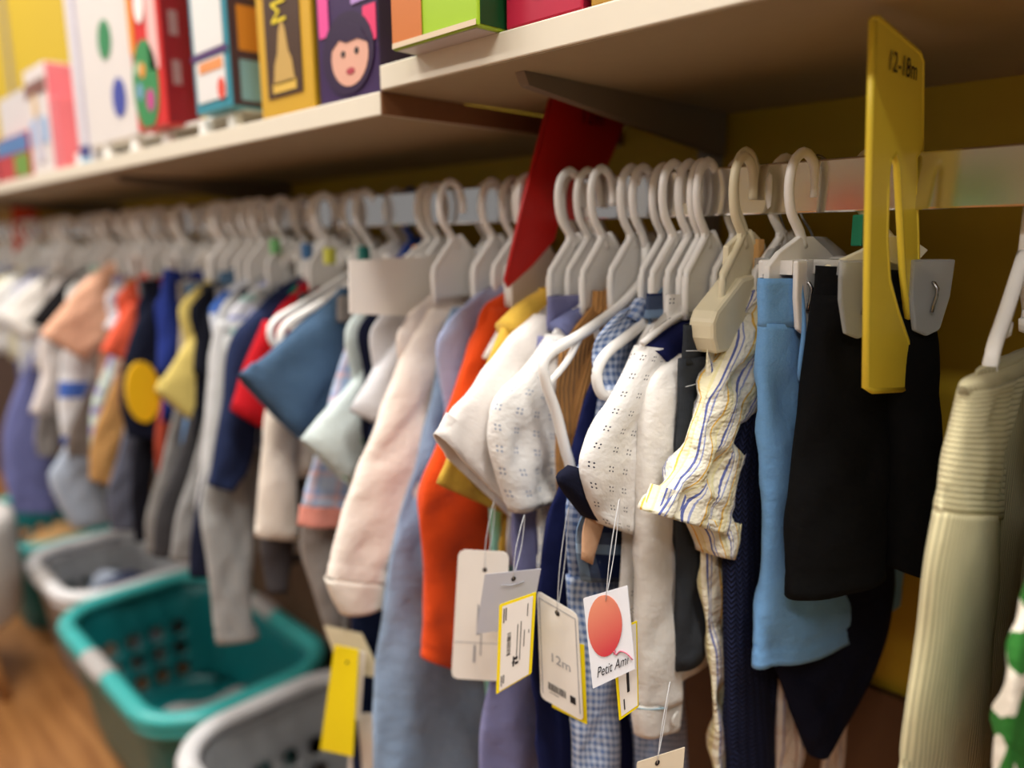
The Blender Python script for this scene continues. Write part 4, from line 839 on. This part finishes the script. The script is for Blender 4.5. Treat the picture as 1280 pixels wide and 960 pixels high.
TEAL = plain('basket_teal', rgb(16, 110, 112), .35); TEALR = plain('basket_teal_rim', rgb(64, 172, 168), .32); WB = plain('basket_white', rgb(172, 173, 174), .4); WBR = plain('basket_white_rim', rgb(226, 224, 224), .32); GRIP = plain('grip_grey', rgb(176, 170, 166), .6)
basket('laundry_basket', -1.375, TEAL, TEALR, 'teal plastic laundry basket with oval holes and grey grip, nearest teal one', grip=GRIP)
basket('laundry_basket', -.725, WB, WBR, 'white laundry basket partly under the chambray dress, right of the teal one', grip=GRIP)
basket('laundry_basket', -1.912, WB, WBR, 'white laundry basket filled with clothes between two teal baskets', grip=GRIP, hx=.20, hy=.16, cy=.025)
basket('laundry_basket', -2.41, TEAL, TEALR, 'teal laundry basket furthest left with caramel clothes in it', grip=GRIP, hx=.265, hy=.165, cy=.014)
def heap(cx, cy, hx, hy, z, h, m, label, seed, name='folded_garment'):
    """rumpled piece of clothing lying in a basket"""
    n = 26; N1 = Noise(seed, 8, (10, 40), (10, 40)); v, uv = [], []
    for sgn in (1, 0):
        for i in range(n):
            for j in range(n):
                a, b = i / (n - 1) * 2 - 1, j / (n - 1) * 2 - 1; e = max(0, 1 - a ** 4) * max(0, 1 - b ** 4)
                v.append((a * hx, b * hy, (e ** .5) * (h + .025 * float(N1(a * hx, b * hy))) * sgn)); uv.append((a * hx, b * hy))
    f = []
    for i in range(n - 1):
        for j in range(n - 1):
            k = i * n + j; f += [(k, k + n, k + n + 1, k + 1), (k + n * n, k + n * n + 1, k + n * n + n + 1, k + n * n + n)]
    o = obj(name, v, f, m, None, True, uv); o.location = (cx, cy, z); o.rotation_euler = (0, 0, .2 * (seed % 5 - 2)); tag(o, label, 'clothing', 'clothes lying in the baskets')
heap(-2.37, .03, .17, .11, .06, .16, c('heap_caramel', rgb(178, 136, 84)), 'caramel coloured clothes heaped in the far teal basket', 3)
heap(-1.912, .035, .13, .10, .05, .15, c('heap_pale', rgb(176, 186, 204)), 'pale blue folded clothes in the far white basket', 5)
heap(-1.83, .02, .06, .09, .17, .07, c('heap_navy', rgb(44, 52, 84)), 'navy garment lying on the pale blue clothes', 8)
heap(-1.30, .02, .20, .11, .02, .05, c('heap_grey', rgb(170, 164, 162)), 'light grey garment at the bottom of the near teal basket', 11)
heap(-.72, .01, .20, .12, .02, .10, c('heap_dark', rgb(84, 84, 88)), 'dark grey clothes in the near white basket', 14)
# white tub stool with wooden legs, far left
def stool():
    g = empty('tub_stool', (-2.06, -.345, 0)); tag(g, 'white tub stool with a wooden leg at the left edge', 'stool')
    wd = plain('stool_wood', rgb(168, 118, 70), .5); ws = plain('stool_white', rgb(206, 200, 194), .7)
    prof = [(.0, .17), (.17, .17), (.18, .19), (.188, .30), (.19, .40), (.185, .43), (.17, .44), (0, .44)]; n = 32; v, f = [], []
    for r, z in prof:
        for i in range(n): v.append((r * math.cos(6.2832 * i / n), r * math.sin(6.2832 * i / n), z))
    for k in range(len(prof) - 1):
        for i in range(n): f.append((k * n + i, k * n + (i + 1) % n, (k + 1) * n + (i + 1) % n, (k + 1) * n + i))
    obj('seat_tub', v, f, ws, g, True)
    for a in (30, 150, 270, 330): tube('leg', [(.13 * math.cos(D(a)), .13 * math.sin(D(a)), .18), (.19 * math.cos(D(a)), .19 * math.sin(D(a)), .0)], .018, wd, g, 10, ramp=(1, .7))
stool()
# ------------------------------------------------------------------ toy boxes on the shelves
ZL, ZR = 1.2232, 1.2442
def toybox(label, x0, x1, y0, dep, z0, h, mf, ms_=None, name='toy_box', rot=0):
    g = empty(name, ((x0 + x1) / 2, y0, z0), rot); tag(g, label, 'box', 'boxed toys on the shelf'); hw = (x1 - x0) / 2
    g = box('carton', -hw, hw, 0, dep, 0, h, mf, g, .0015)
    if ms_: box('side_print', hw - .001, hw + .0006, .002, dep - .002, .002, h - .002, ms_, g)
    def fr(u, v, d=0): return (-hw + u * 2 * hw, -.0006 - d, v)       # u 0..1 across, v metres up
    def sdp(u, v, d=0): return (hw + .0008 + d, u * dep, v)
    return g, fr, sdp, 2 * hw
def decal(g, nm, poly, fn, m, d=.0004): return prism(nm, poly, 0, d, fn, m, g)
B = lambda nm, *q: plain('box_' + nm, rgb(*q), .35)
# riser under the left boxes
g = empty('shelf_riser', (-1.03, -.14, ZL)); tag(g, 'low white riser with little feet under the toy boxes', 'riser')
box('deck', -.30, .34, .01, .16, .020, .0235, WHITE_PL, g)
for x in (-.26, -.12, .0, .12, .24, .32): prism('foot', [(-.012, 0), (.012, 0), (.006, .02), (-.006, .02)], 0, .01, lambda u, v, d, x=x: (x + u, .002 + d, v), WHITE_PL, g); prism('foot', [(-.012, 0), (.012, 0), (.006, .02), (-.006, .02)], 0, .01, lambda u, v, d, x=x: (x + u, .14 + d, v), WHITE_PL, g)
ZS = ZL + .0237
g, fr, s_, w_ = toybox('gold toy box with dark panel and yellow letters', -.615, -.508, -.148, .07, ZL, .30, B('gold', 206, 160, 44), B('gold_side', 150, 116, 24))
decal(g, 'dark_panel', rrect(.17, .018, .83, .30, .008), fr, B('brown', 74, 50, 34))
text('printed_letters', 'MO', .042, lambda u, v, d: fr(.48 + u / w_, .112 + v, .0012), B('letter_yellow', 232, 206, 40), g, rot=math.pi / 2, squash=.75)
decal(g, 'temple_picture', [(.3, .03), (.7, .03), (.66, .05), (.6, .06), (.56, .08), (.5, .092), (.44, .08), (.4, .06), (.34, .05)], lambda u, v, d: fr(u, v, d + .0005), B('temple', 196, 160, 90))
decal(g, 'temple_base', [(.28, .022), (.72, .022), (.72, .032), (.28, .032)], lambda u, v, d: fr(u, v, d + .0005), B('temple_base', 220, 180, 80))
g, fr, s_, w_ = toybox('dark purple toy box with pink print and a child face', -.50, -.400, -.146, .10, ZL, .28, B('purple', 58, 34, 78))
for q, mt in ((rrect(.05, .06, .22, .15, .01), B('pinkp', 226, 80, 150)), (rrect(.12, .15, .4, .26, .01), B('violet', 150, 90, 190)), (rrect(.35, .10, .55, .135, .01), B('skyb', 100, 180, 220)), (rrect(.3, .20, .5, .22, .005), B('limeg', 90, 180, 80)), (rrect(.78, .045, .98, .075, .006), B('pink2', 226, 60, 110)), (rrect(.6, .08, .95, .12, .008), B('lilac', 176, 140, 200))):
    decal(g, 'printed_shape', q, fr, mt)
decal(g, 'hair_print', ellipse(.52, .040, .42, .036, 24), lambda u, v, d: fr(u, max(.002, v), d + .0004), B('hair', 50, 30, 60)); decal(g, 'face_print', ellipse(.56, .037, .30, .026, 24), lambda u, v, d: fr(u, v, d + .0008), B('skin', 222, 168, 146)); decal(g, 'fringe_print', [(.26, .045), (.36, .058), (.56, .066), (.76, .058), (.87, .044), (.7, .05), (.52, .049), (.4, .053)], lambda u, v, d: fr(u, v, d + .0012), B('hair', 50, 30, 60)); decal(g, 'eye_print', ellipse(.46, .040, .035, .003, 10), lambda u, v, d: fr(u, v, d + .0012), INK); decal(g, 'eye_print', ellipse(.68, .040, .035, .003, 10), lambda u, v, d: fr(u, v, d + .0012), INK); decal(g, 'mouth_print', ellipse(.57, .024, .07, .003, 12), lambda u, v, d: fr(u, v, d + .0012), B('lips', 176, 70, 80))
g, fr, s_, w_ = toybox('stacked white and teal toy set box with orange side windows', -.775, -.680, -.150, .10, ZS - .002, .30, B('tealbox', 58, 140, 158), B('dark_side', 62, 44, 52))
for z0, z1 in ((.012, .058), (.068, .18), (.19, .29)): decal(g, 'white_window', rrect(.10, z0, .90, z1, .01), fr, B('whitew', 230, 226, 222))
decal(g, 'purple_band', rrect(.0, .060, 1, .067, .001), lambda u, v, d: fr(u, v, d + .0004), B('purpleband', 90, 60, 110)); decal(g, 'orange_strip', rrect(.2, .044, .85, .056, .004), lambda u, v, d: fr(u, v, d + .0005), B('orangestrip', 230, 150, 90)); decal(g, 'red_dot', ellipse(.78, .022, .1, .012), lambda u, v, d: fr(u, v, d + .0006), B('reddot', 226, 80, 60))
for z0, z1, mt in ((.062, .11, B('amber', 186, 120, 40)), (.12, .165, B('amber2', 200, 140, 40)), (.18, .28, B('amber3', 190, 130, 40)), (.008, .052, B('greyteal', 110, 150, 158))): decal(g, 'side_window', rrect(.12, z0, .92, z1, .005), s_, mt)
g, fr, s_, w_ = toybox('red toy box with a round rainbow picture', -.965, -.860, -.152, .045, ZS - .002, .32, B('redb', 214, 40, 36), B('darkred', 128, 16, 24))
decal(g, 'orange_edge', rrect(0, .10, .16, .31, .004), fr, B('orangee', 236, 150, 40)); decal(g, 'green_disc', ellipse(.42, .055, .42, .058, 28), lambda u, v, d: fr(u, max(.003, v), d), B('greend', 60, 140, 80))
for cu, cv, r, mt in ((.36, .075, .09, B('od', 236, 150, 50)), (.55, .035, .13, B('pd', 196, 70, 140)), (.22, .05, .10, B('bd', 120, 160, 190)), (.2, .08, .08, B('ld', 170, 200, 160))): decal(g, 'rainbow_dot', ellipse(cu, cv, r, r * .11, 18), lambda u, v, d: fr(u, max(.004, v), d + .0005), mt)
decal(g, 'white_sign', ellipse(.42, .155, .16, .022, 20), lambda u, v, d: fr(u, v, d + .0004), CARD_W); decal(g, 'shine_strip', rrect(.62, .07, .92, .30, .01), fr, B('pinkw', 240, 190, 184))
for z in (.05, .11, .17): decal(g, 'side_text', rrect(.25, z, .5, z + .03, .003), s_, B('dull', 150, 110, 110))
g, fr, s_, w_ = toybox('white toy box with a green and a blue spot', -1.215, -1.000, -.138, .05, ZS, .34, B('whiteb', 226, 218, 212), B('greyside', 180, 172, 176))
for cu, cv, mt in ((.52, .145, B('gspot', 56, 136, 84)), (.70, .058, B('bspot', 66, 76, 160))): decal(g, 'printed_spot', ellipse(cu, cv, .13, .028, 24), fr, mt)
g, fr, s_, w_ = toybox('narrow grey white book box with navy foot band', -1.285, -1.225, -.135, .10, ZL, .34, B('greyw', 222, 216, 220), B('greyw_side', 200, 196, 204))
decal(g, 'navy_band', rrect(0.05, .012, .95, .03, .002), fr, B('navyband', 52, 56, 120)); decal(g, 'blue_foot', rrect(0, 0, 1, .010, .001), fr, B('bluefoot', 130, 176, 206)); decal(g, 'spine_line', rrect(.7, .03, .85, .33, .004), fr, B('spine', 176, 168, 186))
g, fr, s_, w_ = toybox('pale doll package with blue print and brown top', -1.53, -1.395, -.146, .09, ZL, .185, B('pale', 226, 216, 212), B('pinkside', 222, 120, 130))
decal(g, 'brown_band', rrect(0, .135, 1, .16, .004), fr, B('brownband', 130, 84, 72)); decal(g, 'blue_print', rrect(.1, .05, .34, .095, .01), fr, B('bluep', 150, 184, 222)); decal(g, 'blue_print', rrect(.62, .05, .9, .095, .01), fr, B('bluep', 150, 184, 222)); decal(g, 'doll_face', ellipse(.42, .118, .13, .022), lambda u, v, d: fr(u, v, d + .0004), B('dollskin', 228, 196, 150)); decal(g, 'doll_dress', [(.3, .02), (.6, .02), (.5, .10), (.36, .10)], lambda u, v, d: fr(u, v, d + .0004), B('dress', 206, 200, 214))
g, fr, s_, w_ = toybox('pink spine book standing beside the doll package', -1.392, -1.345, -.146, .12, ZL, .12, B('pinkbook', 226, 116, 122))
g, fr, s_, w_ = toybox('grey topped carton behind the doll package', -1.60, -1.40, -.04, .10, ZL, .25, B('greytop', 176, 168, 172))
g, fr, s_, w_ = toybox('red toy box with blue and green bands at the far left', -1.80, -1.55, -.146, .12, ZL, .085, B('redfar', 190, 50, 50))
decal(g, 'blue_band', rrect(0, .05, 1, .082, .004), fr, B('bluefar', 84, 124, 176)); decal(g, 'green_band', rrect(.55, .004, .98, .045, .004), fr, B('greenfar', 110, 150, 50))
g, fr, s_, w_ = toybox('white wrapped toy package above the far red box', -1.86, -1.58, -.120, .10, ZL + .087, .09, B('whitefar', 214, 208, 206))
g, fr, s_, w_ = toybox('plum red carton at the left end of the shelf', -2.3, -1.85, -.14, .14, ZL, .07, B('plum', 150, 60, 70))
# right shelf
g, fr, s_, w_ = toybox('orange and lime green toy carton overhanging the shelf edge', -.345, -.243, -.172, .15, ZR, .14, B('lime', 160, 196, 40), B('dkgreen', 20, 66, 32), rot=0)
decal(g, 'orange_panel', rrect(0.01, .002, .38, .139, .002), fr, B('orangep', 200, 116, 56)); decal(g, 'foot_strip', rrect(0.01, .001, .99, .005, .0005), lambda u, v, d: fr(u, v, d + .0004), B('footw', 220, 200, 170))
o = box('base_print', -.047, .047, .002, .06, -.0006, .0003, B('base_grey', 190, 184, 186), g)
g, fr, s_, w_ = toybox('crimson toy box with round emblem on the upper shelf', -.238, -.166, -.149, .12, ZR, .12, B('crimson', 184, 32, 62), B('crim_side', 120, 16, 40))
decal(g, 'emblem_ring', ellipse(.52, .042, .34, .026, 24), fr, B('emb', 232, 222, 214)); decal(g, 'emblem_green', ellipse(.52, .042, .27, .020, 24), lambda u, v, d: fr(u, v, d + .0005), B('embg', 40, 100, 70)); decal(g, 'emblem_red', ellipse(.52, .042, .16, .012, 24), lambda u, v, d: fr(u, v, d + .001), B('embr', 214, 70, 60)); decal(g, 'star_print', ellipse(.08, .03, .06, .008), fr, B('starp', 236, 210, 200)); decal(g, 'star_print', ellipse(.92, .022, .06, .008), fr, B('starp', 236, 210, 200))
g, fr, s_, w_ = toybox('golden brown toy box at the right end of the shelf row', -.160, -.06, -.147, .12, ZR, .12, B('goldbrown', 170, 126, 40))
# ------------------------------------------------------------------ added unseen rack: reflections for the chrome rail, shade in the aisle
def added_aisle_rack():
    g = empty('book_rack', (.2, -1.75, 0)); tag(g, 'white book rack across the aisle mirrored in the chrome rail', 'book rack')
    wm = plain('rack_white', rgb(210, 206, 200), .5)
    box('back_panel', -1.6, 1.6, -.03, 0, 0, 2.0, wm, g)
    for z in (.5, .95, 1.4, 1.85): box('shelf', -1.6, 1.6, 0, .25, z - .02, z, wm, g)
    cols = [('red', 196, 90, 80), ('slate blue', 90, 120, 170), ('mustard', 214, 180, 90), ('sage green', 120, 160, 120), ('pink', 190, 140, 170), ('charcoal', 70, 70, 90), ('white', 220, 214, 206), ('brown', 150, 90, 60)]
    for zi, z in enumerate((.95, 1.4)):
        for n, (cn, *col) in enumerate(cols):
            wd = .14 + .05 * ((n * 5 + zi) % 3); hh = .28 + .03 * ((n * 3 + zi) % 4)
            o = empty('picture_book', (-.9 + .3 * ((n * 3 + zi * 5) % 8) + .2, -1.73, z)); tag(o, '%s picture book on the %s shelf of the rack across the aisle' % (cn, ('middle', 'upper')[zi]), 'book', 'picture books on the rack across the aisle')
            box('cover', -wd / 2, wd / 2, .10, .104, 0, hh, plain('book_' + cn, rgb(*col), .5), o); box('pages', -wd / 2 + .004, wd / 2 - .003, .085, .10, .004, hh - .004, CARD_W, o); box('cover', -wd / 2, wd / 2, .081, .085, 0, hh, plain('book_' + cn, rgb(*col), .5), o)
added_aisle_rack()
